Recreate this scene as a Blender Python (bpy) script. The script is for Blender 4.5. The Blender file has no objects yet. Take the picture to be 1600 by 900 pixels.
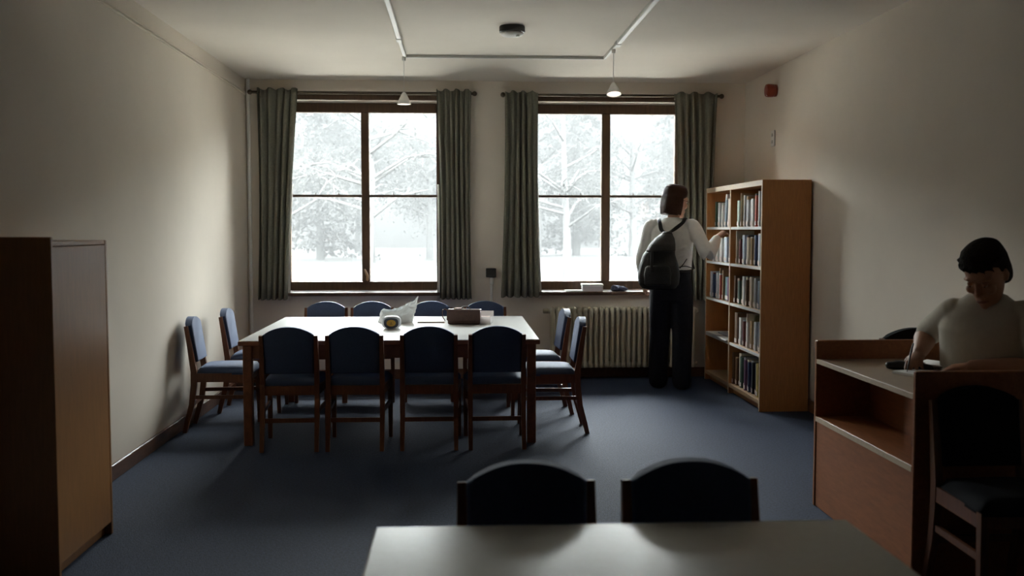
import bpy, bmesh, math, random
from mathutils import Vector, Matrix, noise
random.seed(7)
PI = math.pi
SC = bpy.context.scene
COL = SC.collection

# ------------------------------------------------------------------ camera, sky, exposure
cam_d = bpy.data.cameras.new('camera')
cam_d.sensor_fit = 'HORIZONTAL'
cam_d.sensor_width = 36.0
cam_d.lens = 36.0 * 1556.0 / 1600.0
cam_d.clip_start = 0.05
cam_d.clip_end = 500
cam = bpy.data.objects.new('camera', cam_d)
COL.objects.link(cam)
cam.location = (0, 0, 1.45)
cam.rotation_euler = (math.radians(90 - 3.384), 0, math.radians(-3.121))
SC.camera = cam
cam_d.dof.use_dof = True
cam_d.dof.focus_distance = 7.6
cam_d.dof.aperture_fstop = 2.8

SKY = 23.0
world = bpy.data.worlds.new('overcast_sky')
SC.world = world
world.use_nodes = True
bg = world.node_tree.nodes['Background']
bg.inputs['Color'].default_value = (0.955, 0.985, 1.0, 1)
bg.inputs['Strength'].default_value = SKY

def portal(x0, x1, z0, z1, y):
    l = bpy.data.lights.new('window_daylight', 'AREA')
    l.shape = 'RECTANGLE'
    l.size = x1 - x0
    l.size_y = z1 - z0
    l.cycles.is_portal = True
    o = bpy.data.objects.new('window_daylight', l)
    COL.objects.link(o)
    o.location = ((x0 + x1) / 2, y, (z0 + z1) / 2)
    o.rotation_euler = (math.radians(-90), 0, 0)
W1 = (-1.70, -0.135)
W2 = (0.705, 2.23)
WZ = (0.845, 2.675)
portal(W1[0], W1[1], WZ[0], WZ[1], 9.96)
portal(W2[0], W2[1], WZ[0], WZ[1], 9.96)

vs = SC.view_settings
vs.view_transform = 'Standard'
vs.look = 'None'
vs.gamma = 1.0
vs.use_curve_mapping = False
vs.exposure = 1.25
SC.cycles.use_denoising = True
SC.cycles.max_bounces = 14
SC.cycles.diffuse_bounces = 8
SC.cycles.glossy_bounces = 4
SC.cycles.transparent_max_bounces = 16
SC.cycles.sample_clamp_indirect = 6.0
SC.cycles.caustics_reflective = False
SC.cycles.caustics_refractive = False

# ------------------------------------------------------------------ materials
MATS = {}
def mat(name, col, rough=0.6, var=0.0, vscale=12.0, bump=0.0, bscale=200.0, stretch=(1, 1, 1), spec=0.4, sheen=0.0, metal=0.0):
    if name in MATS:
        return MATS[name]
    m = bpy.data.materials.new(name)
    m.use_nodes = True
    nt = m.node_tree
    b = nt.nodes['Principled BSDF']
    b.inputs['Base Color'].default_value = (*col, 1)
    b.inputs['Roughness'].default_value = rough
    b.inputs['Specular IOR Level'].default_value = spec
    b.inputs['Metallic'].default_value = metal
    if sheen:
        b.inputs['Sheen Weight'].default_value = sheen
        b.inputs['Sheen Roughness'].default_value = 0.5
        b.inputs['Sheen Tint'].default_value = (*[min(1, c * 1.5 + .2) for c in col], 1)
    if var or bump:
        tc = nt.nodes.new('ShaderNodeTexCoord')
        mp = nt.nodes.new('ShaderNodeMapping')
        mp.inputs['Scale'].default_value = stretch
        nt.links.new(tc.outputs['Object'], mp.inputs['Vector'])
    if var:
        nz = nt.nodes.new('ShaderNodeTexNoise')
        nz.inputs['Scale'].default_value = vscale
        nz.inputs['Detail'].default_value = 6
        nz.inputs['Roughness'].default_value = 0.65
        nt.links.new(mp.outputs['Vector'], nz.inputs['Vector'])
        rp = nt.nodes.new('ShaderNodeValToRGB')
        rp.color_ramp.elements[0].position = 0.3
        rp.color_ramp.elements[1].position = 0.7
        rp.color_ramp.elements[0].color = (*[max(0, c * (1 - var)) for c in col], 1)
        rp.color_ramp.elements[1].color = (*[min(1, c * (1 + var)) for c in col], 1)
        nt.links.new(nz.outputs['Fac'], rp.inputs['Fac'])
        nt.links.new(rp.outputs['Color'], b.inputs['Base Color'])
    if bump:
        n2 = nt.nodes.new('ShaderNodeTexNoise')
        n2.inputs['Scale'].default_value = bscale
        n2.inputs['Detail'].default_value = 3
        nt.links.new(mp.outputs['Vector'], n2.inputs['Vector'])
        bp = nt.nodes.new('ShaderNodeBump')
        bp.inputs['Strength'].default_value = bump
        bp.inputs['Distance'].default_value = 0.01
        nt.links.new(n2.outputs['Fac'], bp.inputs['Height'])
        nt.links.new(bp.outputs['Normal'], b.inputs['Normal'])
    MATS[name] = m
    return m

def glow(name, col, strength):
    m = mat(name, col, 0.5)
    b = m.node_tree.nodes['Principled BSDF']
    b.inputs['Emission Color'].default_value = (*col, 1)
    b.inputs['Emission Strength'].default_value = strength
    return m

def glass_mat():
    m = bpy.data.materials.new('window_glass')
    m.use_nodes = True
    nt = m.node_tree
    nt.nodes.clear()
    out = nt.nodes.new('ShaderNodeOutputMaterial')
    mix = nt.nodes.new('ShaderNodeMixShader')
    tr = nt.nodes.new('ShaderNodeBsdfTransparent')
    tr.inputs['Color'].default_value = (0.96, 0.98, 0.97, 1)
    gl = nt.nodes.new('ShaderNodeBsdfGlossy')
    gl.inputs['Roughness'].default_value = 0.02
    fr = nt.nodes.new('ShaderNodeFresnel')
    fr.inputs['IOR'].default_value = 1.45
    nt.links.new(fr.outputs[0], mix.inputs[0])
    nt.links.new(tr.outputs[0], mix.inputs[1])
    nt.links.new(gl.outputs[0], mix.inputs[2])
    nt.links.new(mix.outputs[0], out.inputs['Surface'])
    return m

def film_mat(name, col, opacity, rough=0.25):
    m = mat(name, col, rough)
    m.node_tree.nodes['Principled BSDF'].inputs['Alpha'].default_value = opacity
    return m

GLASS = glass_mat()
PLASTER = mat('plaster_wall', (0.77, 0.70, 0.605), 0.9, 0.035, 1.3, 0.10, 160, spec=0.2)
CEILM = mat('ceiling_paint', (0.75, 0.695, 0.615), 0.92, 0.04, 0.8, 0.08, 30, spec=0.2)
CARPET = mat('carpet_blue', (0.026, 0.039, 0.076), 0.75, 0.6, 75, 0.5, 160, spec=0.17, sheen=0.10)
SKIRT = mat('skirting_wood', (0.12, 0.055, 0.032), 0.45, 0.3, 6, stretch=(6, 1, 6))
WINWOOD = mat('window_wood', (0.105, 0.058, 0.032), 0.5, 0.3, 5, stretch=(8, 8, 1))
CHAIRWOOD = mat('chair_wood', (0.15, 0.055, 0.024), 0.38, 0.3, 7, stretch=(10, 10, 1.5))
TABLEWOOD = mat('table_wood', (0.19, 0.066, 0.028), 0.4, 0.28, 6, stretch=(3, 3, 3))
BLUE = mat('blue_upholstery', (0.046, 0.074, 0.150), 0.62, 0.16, 120, 0.25, 500, spec=0.28, sheen=0.5)
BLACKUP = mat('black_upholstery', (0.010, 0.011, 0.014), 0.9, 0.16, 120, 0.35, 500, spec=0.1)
LAMIN = mat('table_laminate', (0.70, 0.705, 0.69), 0.22, 0.03, 40, spec=0.5)
GREYLAM = mat('grey_laminate', (0.37, 0.345, 0.305), 0.25, 0.03, 40, spec=0.42)
SHEDGE = mat('shelf_label_strip', (0.70, 0.69, 0.67), 0.45)
OAK = mat('shelf_veneer', (0.47, 0.205, 0.066), 0.42, 0.14, 9, 0.05, 120, stretch=(12, 12, 1))
OAKH = mat('shelf_boards', (0.46, 0.30, 0.17), 0.42, 0.12, 8, stretch=(1, 12, 12))
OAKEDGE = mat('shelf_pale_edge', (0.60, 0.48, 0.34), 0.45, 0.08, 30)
DESKW = mat('desk_veneer', (0.32, 0.115, 0.040), 0.42, 0.18, 8, stretch=(8, 1.2, 8))
DESKTOP = mat('desk_top_laminate', (0.36, 0.27, 0.19), 0.40, 0.08, 20)
CABW = mat('cabinet_veneer', (0.33, 0.15, 0.045), 0.36, 0.15, 8, stretch=(12, 12, 1), spec=0.5)
CURT = mat('curtain_cloth', (0.205, 0.198, 0.155), 0.95, 0.16, 60, 0.3, 420, spec=0.1, sheen=0.15)
LINING = mat('curtain_lining', (0.72, 0.70, 0.64), 0.9)
BRASS = mat('rod_bronze', (0.10, 0.075, 0.05), 0.4, metal=0.6)
CREAM = mat('radiator_enamel', (0.56, 0.52, 0.40), 0.42, 0.05, 10)
WHITE = mat('white_paint', (0.78, 0.77, 0.73), 0.5)
OFFW = mat('white_plastic', (0.74, 0.73, 0.69), 0.4)
DARK = mat('dark_plastic', (0.03, 0.027, 0.022), 0.45)
RED = mat('red_plastic', (0.25, 0.042, 0.020), 0.4)
PAPER = mat('white_paper', (0.78, 0.77, 0.74), 0.85)
PAGES = mat('book_pages', (0.66, 0.60, 0.48), 0.9)
SKIN = mat('skin', (0.50, 0.29, 0.20), 0.55, 0.08, 20)
SKINM = mat('skin_tanned', (0.40, 0.205, 0.125), 0.55, 0.08, 20)

# ------------------------------------------------------------------ mesh helpers
def new():
    return bmesh.new()

def box(bm, x0, x1, y0, y1, z0, z1, bevel=0.0, seg=2):
    vs_ = [bm.verts.new(p) for p in ((x0, y0, z0), (x1, y0, z0), (x1, y1, z0), (x0, y1, z0), (x0, y0, z1), (x1, y0, z1), (x1, y1, z1), (x0, y1, z1))]
    fs = [bm.faces.new([vs_[i] for i in f]) for f in ((0, 3, 2, 1), (4, 5, 6, 7), (0, 1, 5, 4), (1, 2, 6, 5), (2, 3, 7, 6), (3, 0, 4, 7))]
    if bevel:
        es = list({e for f in fs for e in f.edges})
        bmesh.ops.bevel(bm, geom=es, offset=bevel, segments=seg, affect='EDGES', profile=0.5)
    return bm

def frames(pts, ref):
    out = []
    n = len(pts)
    for i in range(n):
        t = (pts[min(i + 1, n - 1)] - pts[max(i - 1, 0)]).normalized()
        s = ref - t * ref.dot(t)
        if s.length < 1e-4:
            s = Vector((1, 0, 0)) - t * t.x
            if s.length < 1e-3:
                s = Vector((0, 1, 0)) - t * t.y
        s.normalize()
        out.append((t, s, t.cross(s)))
    return out

def tube(bm, pts, rad, n=12, ref=(1, 0, 0), round_ends=True):
    """closed tube; rad: number, or list of number / (along ref, across)"""
    pts = [Vector(p) for p in pts]
    if not isinstance(rad, (list, tuple)) or (isinstance(rad, tuple)):
        rad = [rad] * len(pts)
    rad = [(r, r) if not isinstance(r, (tuple, list)) else r for r in rad]
    fr = frames(pts, Vector(ref))
    rings = []
    def ring(p, f, a, b):
        return [bm.verts.new(p + f[1] * (a * math.cos(2 * PI * k / n)) + f[2] * (b * math.sin(2 * PI * k / n))) for k in range(n)]
    if round_ends:
        m = min(rad[0])
        for d, s in ((0.92, 0.38), (0.7, 0.72), (0.38, 0.93)):
            rings.append(ring(pts[0] - fr[0][0] * m * d, fr[0], rad[0][0] * s, rad[0][1] * s))
    for p, f, r in zip(pts, fr, rad):
        rings.append(ring(p, f, r[0], r[1]))
    if round_ends:
        m = min(rad[-1])
        for d, s in ((0.38, 0.93), (0.7, 0.72), (0.92, 0.38)):
            rings.append(ring(pts[-1] + fr[-1][0] * m * d, fr[-1], rad[-1][0] * s, rad[-1][1] * s))
    for a, b in zip(rings, rings[1:]):
        for k in range(n):
            bm.faces.new((a[k], a[(k + 1) % n], b[(k + 1) % n], b[k]))
    bm.faces.new(list(reversed(rings[0])))
    bm.faces.new(rings[-1])
    return bm

def bar(bm, pts, w, d, ref=(1, 0, 0)):
    """square-section sweep; w along ref, d across; numbers or lists"""
    pts = [Vector(p) for p in pts]
    n = len(pts)
    w = w if isinstance(w, list) else [w] * n
    d = d if isinstance(d, list) else [d] * n
    fr = frames(pts, Vector(ref))
    rings = []
    for p, f, a, b in zip(pts, fr, w, d):
        rings.append([bm.verts.new(p + f[1] * (sx * a / 2) + f[2] * (sy * b / 2)) for sx, sy in ((-1, -1), (1, -1), (1, 1), (-1, 1))])
    for a, b in zip(rings, rings[1:]):
        for k in range(4):
            bm.faces.new((a[k], a[(k + 1) % 4], b[(k + 1) % 4], b[k]))
    bm.faces.new(list(reversed(rings[0])))
    bm.faces.new(rings[-1])
    return bm

def lathe(bm, prof, c=(0, 0, 0), n=24, axis='Z'):
    """prof: list of (radius, height); ends on the axis are closed"""
    c = Vector(c)
    def P(r, h, a):
        u, v = r * math.cos(a), r * math.sin(a)
        return c + (Vector((u, v, h)) if axis == 'Z' else Vector((h, u, v)) if axis == 'X' else Vector((v, h, u)))
    rings = [[bm.verts.new(P(r, h, 2 * PI * k / n)) for k in range(n)] for r, h in prof]
    for a, b in zip(rings, rings[1:]):
        for k in range(n):
            bm.faces.new((a[k], a[(k + 1) % n], b[(k + 1) % n], b[k]))
    bm.faces.new(list(reversed(rings[0])))
    bm.faces.new(rings[-1])
    return bm

def prism(bm, outline, y0, y1, bevel=0.0, seg=2, yfun=None):
    """outline in (x,z), extruded along y"""
    a = [bm.verts.new((x, y0, z)) for x, z in outline]
    b = [bm.verts.new((x, y1, z)) for x, z in outline]
    n = len(outline)
    fa = bm.faces.new(a)
    fb = bm.faces.new(list(reversed(b)))
    for k in range(n):
        bm.faces.new((a[(k + 1) % n], a[k], b[k], b[(k + 1) % n]))
    if bevel:
        bmesh.ops.bevel(bm, geom=list(set(fa.edges) | set(fb.edges)), offset=bevel, segments=seg, affect='EDGES', profile=0.5)
    if yfun:
        for v in bm.verts:
            v.co.y += yfun(v.co.x, v.co.z)
    return bm

def blob(bm, c, r, n=14, rot=None):
    m = Matrix.Translation(Vector(c)) @ (rot.to_4x4() if rot else Matrix.Identity(4)) @ Matrix.Diagonal((*(r if isinstance(r, (tuple, list)) else (r, r, r)), 1))
    bmesh.ops.create_uvsphere(bm, u_segments=n, v_segments=max(6, n * 2 // 3), radius=1.0, matrix=m)
    return bm

def root_loc(o):
    while o.parent:
        o = o.parent
    return o.location.copy()

def obj(name, bm, m, parent=None, smooth=False, world=True, centre=True, normals=True):
    """one mesh object; coordinates are world ones unless world=False"""
    if normals:
        bmesh.ops.recalc_face_normals(bm, faces=bm.faces)
    me = bpy.data.meshes.new(name)
    off = Vector((0, 0, 0))
    if world and parent is not None:
        off = root_loc(parent)
    elif world and centre and bm.verts:
        xs = [v.co.x for v in bm.verts]; ys = [v.co.y for v in bm.verts]; zs = [v.co.z for v in bm.verts]
        off = Vector(((min(xs) + max(xs)) / 2, (min(ys) + max(ys)) / 2, min(zs)))
    if off.length:
        bmesh.ops.translate(bm, vec=-off, verts=bm.verts)
    bm.to_mesh(me)
    bm.free()
    if smooth:
        me.polygons.foreach_set('use_smooth', [True] * len(me.polygons))
    for mm in (m if isinstance(m, (list, tuple)) else [m]):
        me.materials.append(mm)
    o = bpy.data.objects.new(name, me)
    COL.objects.link(o)
    if parent is not None:
        o.parent = parent
    else:
        o.location = off
    return o

def soft(o, ang=40):
    """smooth shading with hard edges kept above ang degrees"""
    me = o.data
    me.polygons.foreach_set('use_smooth', [True] * len(me.polygons))
    try:
        me.set_sharp_from_angle(angle=math.radians(ang))
    except Exception:
        pass
    return o

def tag(o, label, cat, group=None, kind=None):
    o['label'] = label
    o['category'] = cat
    if group:
        o['group'] = group
    if kind:
        o['kind'] = kind
    return o

def thing(name, loc, label, cat, group=None, rz=0.0):
    o = bpy.data.objects.new(name, None)
    o.empty_display_size = 0.1
    COL.objects.link(o)
    o.location = loc
    o.rotation_euler = (0, 0, rz)
    return tag(o, label, cat, group)

def struct(name, bm, m, parent=None, smooth=False, label=None):
    o = obj(name, bm, m, parent, smooth)
    if parent is None:
        o['kind'] = 'structure'
        if label:
            o['label'] = label
    return o

def copy_tree(o, parent=None):
    c = o.copy()
    COL.objects.link(c)
    c.parent = parent
    for ch in list(o.children):
        copy_tree(ch, c)
    return c

# ------------------------------------------------------------------ room shell
XL, XR, YB, YF, ZC = -2.0, 2.80, 9.64, -4.2, 2.865
YO = 9.98       # outer face of the window wall
bm = new(); box(bm, XL - .2, XR + .2, YF - .2, YO, -0.2, 0.0)
struct('floor', bm, CARPET, label='dark blue speckled carpet floor')
bm = new(); box(bm, XL - .2, XR + .2, YF - .2, YO, ZC, ZC + .25)
struct('ceiling', bm, CEILM, label='off white painted ceiling')
bm = new(); box(bm, XL - .2, XL, YF - .2, YO, 0.0, ZC)
struct('wall_left', bm, PLASTER, label='plain cream plaster wall with a thin rail near the top')
bm = new(); box(bm, XR, XR + .2, YF - .2, YO, 0.0, ZC)
struct('wall_right', bm, PLASTER, label='plain cream plaster wall behind the bookcase and desk')
bm = new(); box(bm, XL, XR, YF - .2, YF, 0.0, ZC)
struct('wall_rear', bm, mat('rear_wall_dark', (.24, .15, .09), .5, .2, 6, stretch=(8, 8, 1)), label='unseen wall behind the viewer, made dark to cut bounced light')  # unseen wall; dark brown chosen to cut light bounced back into the room
bm = new()
for a, b in ((XL, W1[0]), (W1[1], W2[0]), (W2[1], XR)):
    box(bm, a, b, YB, YO, 0.0, ZC)
for w in (W1, W2):
    box(bm, w[0], w[1], YB, YO, 0.0, WZ[0] - .03)
    box(bm, w[0], w[1], YB, YO, WZ[1], ZC)
struct('wall_back', bm, PLASTER, label='cream plaster window wall with two tall openings')

for nm, b in (('baseboard_left', (XL, XL + .018, YF, YB, 0, .095)), ('baseboard_right', (XR - .018, XR, YF, YB, 0, .095)), ('baseboard_back', (XL + .018, XR - .018, YB - .018, YB, 0, .095))):
    bm = new(); box(bm, *b, bevel=.005, seg=1)
    struct(nm, bm, SKIRT, label='dark brown wooden skirting board')
bm = new()
for z in (2.722, 2.742):
    box(bm, XL, XL + .014, YF, YB, z - .006, z + .006, .003, 1)
struct('trim_1', bm, PLASTER, label='thin double picture rail along the wall')

# ------------------------------------------------------------------ windows
def window(name, w, g, lab):
    """w: opening, g: glass edges (left, mullion left, mullion right, right)"""
    x0, x1 = w
    y0, y1 = 9.84, 9.91
    r = bpy.data.objects.new(name, None)
    COL.objects.link(r)
    r.location = ((x0 + x1) / 2, y0, WZ[0])
    r['kind'] = 'structure'
    r['label'] = lab
    def p(nm, *bx, m=WINWOOD, bev=.006):
        b = new(); box(b, *bx, bevel=bev, seg=1)
        return obj(nm, b, m, r)
    zb, zt, gb, gt = WZ[0], WZ[1], 0.935, 2.582
    p('window_frame', x0, g[0], y0, y1, zb, zt)
    p('window_frame', g[3], x1, y0, y1, zb, zt)
    p('window_frame', g[0], g[3], y0, y1, gt, zt)
    p('window_frame', g[0], g[3], y0, y1, zb, gb)
    p('mullion', g[1], g[2], y0 - .012, y1, gb, gt)
    for a, b in ((g[0], g[1]), (g[2], g[3])):
        bar_ = p('glazing_bar', a, b, y0 + .012, y1 - .012, 1.762, 1.786, bev=.003)
        for s in (.36, .68):
            bb = new(); tube(bb, [(a + (b - a) * s, y0 + .01, 1.784), (a + (b - a) * s, y0 + .008, 1.80)], .004, 6)
            obj('catch', bb, WINWOOD, bar_)
        for c, d in ((gb, 1.762), (1.786, gt)):
            bb = new(); box(bb, a, b, y0 + .034, y0 + .039, c, d)
            obj('pane', bb, GLASS, r)
    # white strip of reveal above the frame and the outer timber lintel board
    p('lintel_board', x0 - .05, x1 + .05, YB - .022, YB, WZ[1], WZ[1] + .05)
    p('window_sill', x0 - .05, x1 + .05, YB - .085, y0, .812, .845, bev=.008)
    return r
w1 = window('window_1', W1, (-1.629, -.937, -.861, -.206), 'left timber window of four panes above the long table')
w2 = window('window_2', W2, (.777, 1.425, 1.508, 2.157), 'timber window of four panes above the radiator')
# casement stay on the mullion of the first window
bm = new()
tube(bm, [(-.885, 9.815, .955), (-.88, 9.79, .99), (-.895, 9.775, 1.03), (-.905, 9.772, 1.055)], [.013, .014, .012, .008], 8)
h = obj('window_handle', bm, mat('handle_tan', (.45, .30, .16), .4), w1, True)
h['label'] = 'tan curved window handle'

# ------------------------------------------------------------------ curtains and rods
def rod(x0, x1, z0, z1, lab):
    r = thing('curtain_rod', ((x0 + x1) / 2, 9.57, (z0 + z1) / 2), lab, 'curtain rod', 'curtain rods')
    b = new(); tube(b, [(x0, 9.565, z0), (x1, 9.565, z1)], .013, 10, (0, 0, 1)); obj('pole', b, BRASS, r, True)
    for x, z in ((x0, z0), (x1, z1)):
        b = new(); blob(b, (x, 9.565, z), .024, 12); obj('finial', b, BRASS, r, True)
    for x, z in ((x0 + .05, z0), (x1 - .05, z1)):
        b = new(); tube(b, [(x, 9.565, z), (x, 9.639, z)], .009, 8, (0, 0, 1)); obj('bracket', b, BRASS, r, True)
    return r
rod(-1.945, .165, 2.735, 2.735, 'thin bronze curtain rod over the window above the long table')
rod(.435, 2.545, 2.727, 2.727, 'thin bronze curtain rod over the window above the radiator')

def curtain(xt0, xt1, xb0, xb1, zt, zb, seed, lab, inner):
    """pleated cloth; inner=+1 if its window side is on the right"""
    rnd = random.Random(seed)
    NU, NV = 110, 26
    npl = 5.2 + 1.6 * rnd.random()
    ph = rnd.random() * 6
    bm = new()
    rows = []
    for j in range(NV + 1):
        v = j / NV
        z = zt + (zb - zt) * v
        a = xt0 + (xb0 - xt0) * v
        b = xt1 + (xb1 - xt1) * v
        # slight sag inwards around the middle height
        sq = math.sin(PI * v) * .012
        row = []
        for i in range(NU + 1):
            u = i / NU
            uu = u + .02 * math.sin(5 * u + seed) + .015 * math.sin(3 * v + 7 * u + seed)
            amp = (.020 + .024 * min(1, v * 4)) * (0.75 + .35 * math.sin(9 * u + seed))
            top = max(0, 1 - v * 14)
            w = math.sin(2 * PI * npl * uu + ph + .6 * math.sin(2.2 * v + 4 * u)) * (1 - .55 * top) + .35 * math.sin(2 * PI * npl * 2 * uu + seed) * (top * .8 + .25 * (1 - v))
            y = 9.545 + amp * w - .012 * v
            x = a + (b - a) * u + sq * (1 - 2 * u) + .005 * math.sin(2 * PI * npl * uu + ph + 1.2)
            zz = z + (.008 * w if j == NV else 0) + (.012 * math.sin(21 * u + seed) if j == 0 else 0)
            row.append(bm.verts.new((x, y, zz)))
        rows.append(row)
    for r0, r1_ in zip(rows, rows[1:]):
        for i in range(NU):
            bm.faces.new((r0[i], r0[i + 1], r1_[i + 1], r1_[i]))
    bmesh.ops.recalc_face_normals(bm, faces=bm.faces)
    root = thing('curtain', ((xb0 + xb1) / 2, 9.545, zb), lab, 'curtain', 'grey green curtains')
    o = obj('curtain_cloth', bm, CURT, root, True, normals=False)
    s = o.modifiers.new('thick', 'SOLIDIFY'); s.thickness = .004; s.offset = 0
    # pale lining that shows along the window side edge at the bottom
    xe0, xe1 = (xt1, xb1) if inner > 0 else (xt0, xb0)
    lb = new()
    L = []
    for j in range(13):
        v = .45 + .55 * j / 12
        z = zt + (zb - zt) * v
        xe = xe0 + (xe1 - xe0) * v
        wv = .006 + .018 * ((v - .45) / .55) ** 2
        L.append([lb.verts.new((xe - inner * .01 + inner * k * wv * .5, 9.568 + .012 * math.sin(k * 2 + v * 4), z - (.018 if j == 12 else 0))) for k in range(4)])
    for r0, r1_ in zip(L, L[1:]):
        for k in range(3):
            lb.faces.new((r0[k], r0[k + 1], r1_[k + 1], r1_[k]))
    lo = obj('lining', lb, LINING, root, True)
    s = lo.modifiers.new('thick', 'SOLIDIFY'); s.thickness = .003
    return root
curtain(-1.88, -1.50, -1.885, -1.62, 2.765, .785, 1, 'grey green curtain beside the left wall corner', 1)
curtain(-.20, .135, -.175, .135, 2.765, .785, 2, 'grey green curtain just left of the wall socket box', -1)
curtain(.462, .765, .42, .785, 2.755, .80, 3, 'grey green curtain just right of the wall socket box', 1)
curtain(2.075, 2.50, 2.15, 2.45, 2.755, .765, 4, 'grey green curtain behind the standing person and bookcase', -1)

# ------------------------------------------------------------------ chairs
def make_chair():
    r = thing('upholstered_chair', (0, 0, 0), 'chair', 'chair', 'blue upholstered wooden chairs')
    def lean(z):
        return -.195 - (max(0, z - .44) ** 1.25) * .19
    for s in (-1, 1):
        b = new()
        zs = (0, .08, .2, .34, .44, .52, .62, .70, .762)
        ys = [-.265, -.245, -.212, -.195, -.193] + [lean(z) - .002 for z in zs[5:]]
        bar(b, [(s * .176, y, z) for y, z in zip(ys, zs)], [.026, .028, .03, .032, .032, .03, .028, .026, .024], [.030, .034, .038, .04, .042, .038, .034, .030, .026])
        obj('back_leg', b, CHAIRWOOD, r, world=False)
        b = new()
        bar(b, [(s * .196, .205, 0), (s * .196, .200, .2), (s * .194, .195, .425)], [.026, .03, .034], [.026, .03, .034])
        obj('front_leg', b, CHAIRWOOD, r, world=False)
        b = new(); bar(b, [(s * .178, -.18, .395), (s * .195, .19, .395)], .022, .062, (1, 0, 0)); obj('seat_rail', b, CHAIRWOOD, r, world=False)
        b = new(); bar(b, [(s * .177, -.205, .255), (s * .195, .195, .255)], .016, .026, (1, 0, 0)); obj('stretcher', b, CHAIRWOOD, r, world=False)
    b = new(); bar(b, [(-.18, .192, .395), (.18, .192, .395)], .06, .022, (0, 0, 1)); obj('seat_rail', b, CHAIRWOOD, r, world=False)
    b = new(); bar(b, [(-.17, -.193, .395), (.17, -.193, .395)], .06, .022, (0, 0, 1)); obj('seat_rail', b, CHAIRWOOD, r, world=False)
    b = new(); bar(b, [(-.17, -.212, .20), (.17, -.212, .20)], .028, .016, (0, 0, 1)); obj('stretcher', b, CHAIRWOOD, r, world=False)
    # seat pad: rounded, domed
    NX, NY = 14, 14
    b = new()
    def sw(v): return .178 + .036 * v
    top = []
    for j in range(NY + 1):
        v = j / NY
        row = []
        for i in range(NX + 1):
            u = -1 + 2 * i / NX
            vv = -1 + 2 * v
            e = max(abs(u) ** 5, abs(vv) ** 5)
            row.append(b.verts.new((u * sw(v) * (1 - .02 * abs(vv) ** 6), -.185 + .41 * v + (-.012 * u * u if v == 1 else 0), .432 + .05 * (1 - e) ** .5 * (1 - .25 * (u * u + vv * vv) / 2) + .0)))
        top.append(row)
    for a_, c_ in zip(top, top[1:]):
        for i in range(NX):
            b.faces.new((a_[i], a_[i + 1], c_[i + 1], c_[i]))
    edge = [top[0][i] for i in range(NX + 1)] + [top[j][NX] for j in range(1, NY + 1)] + [top[NY][i] for i in range(NX - 1, -1, -1)] + [top[j][0] for j in range(NY - 1, 0, -1)]
    low = [b.verts.new((v.co.x, v.co.y, .416)) for v in edge]
    for k in range(len(edge)):
        n_ = (k + 1) % len(edge)
        b.faces.new((edge[k], low[k], low[n_], edge[n_]))
    b.faces.new(low)
    obj('seat', b, BLUE, r, True, world=False)
    # back pad with arched top
    b = new()
    out = [(-.160, .505), (.160, .505)]
    N = 16
    for k in range(N + 1):
        u = 1 - 2 * k / N
        out.append((.164 * u, .765 + .052 * (1 - abs(u) ** 2.2)))
    prism(b, out, -.014, .034, .014, 3, yfun=lambda x, z: lean(z) + .05 * x * x * 8 * .35)
    soft(obj('backrest', b, BLUE, r, world=False), 50)
    return r
chair0 = make_chair()
_used = [False]
def place_chair(x, y, rz, lab, grp, black=False):
    o = chair0 if not _used[0] else copy_tree(chair0)
    _used[0] = True
    o.location = (x, y, 0)
    o.rotation_euler = (0, 0, rz)
    o['label'] = lab
    o['group'] = grp
    if black:
        for ch in o.children:
            if ch.name.split('.')[0] in ('seat', 'backrest'):
                ch.data = ch.data.copy(); ch.data.materials[0] = BLACKUP
    return o
G1 = 'blue chairs around the long table'
nth = ['leftmost', 'second from left', 'third from left', 'rightmost']
for k, x in enumerate((-1.103, -.67, -.19, .252)):
    place_chair(x, 6.735, 0 + (.02, -.015, .0, .02)[k], 'blue chair seen from behind at the long table, %s of four' % nth[k], G1)
for k, x in enumerate((-1.15, -.745, -.24, .246)):
    place_chair(x, 8.53, PI + (.0, .02, -.02, .03)[k], 'blue chair on the window side of the long table, %s of four' % nth[k], G1)
place_chair(-1.69, 7.33, -PI / 2 + .05, 'nearer blue chair at the table end by the left wall', G1)
place_chair(-1.62, 8.08, -PI / 2 + .02, 'farther blue chair at the table end by the left wall', G1)
place_chair(.655, 7.15, PI / 2 - .02, 'nearer blue chair at the table end by the radiator', G1)
place_chair(.62, 7.87, PI / 2 + .04, 'farther blue chair at the table end by the radiator', G1)
place_chair(.185, 2.44, PI, 'blue chair tucked behind the grey foreground table, left of the two', 'blue chairs at the foreground table')
place_chair(.636, 2.44, PI, 'blue chair tucked behind the grey foreground table, right of the two', 'blue chairs at the foreground table')
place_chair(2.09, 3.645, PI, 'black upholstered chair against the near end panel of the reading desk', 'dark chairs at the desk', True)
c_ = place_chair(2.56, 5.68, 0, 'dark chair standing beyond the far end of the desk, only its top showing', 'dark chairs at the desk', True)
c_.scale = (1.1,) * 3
place_chair(2.50, 4.56, PI * .75, 'chair under the seated person behind the desk', 'dark chairs at the desk', True)

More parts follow.
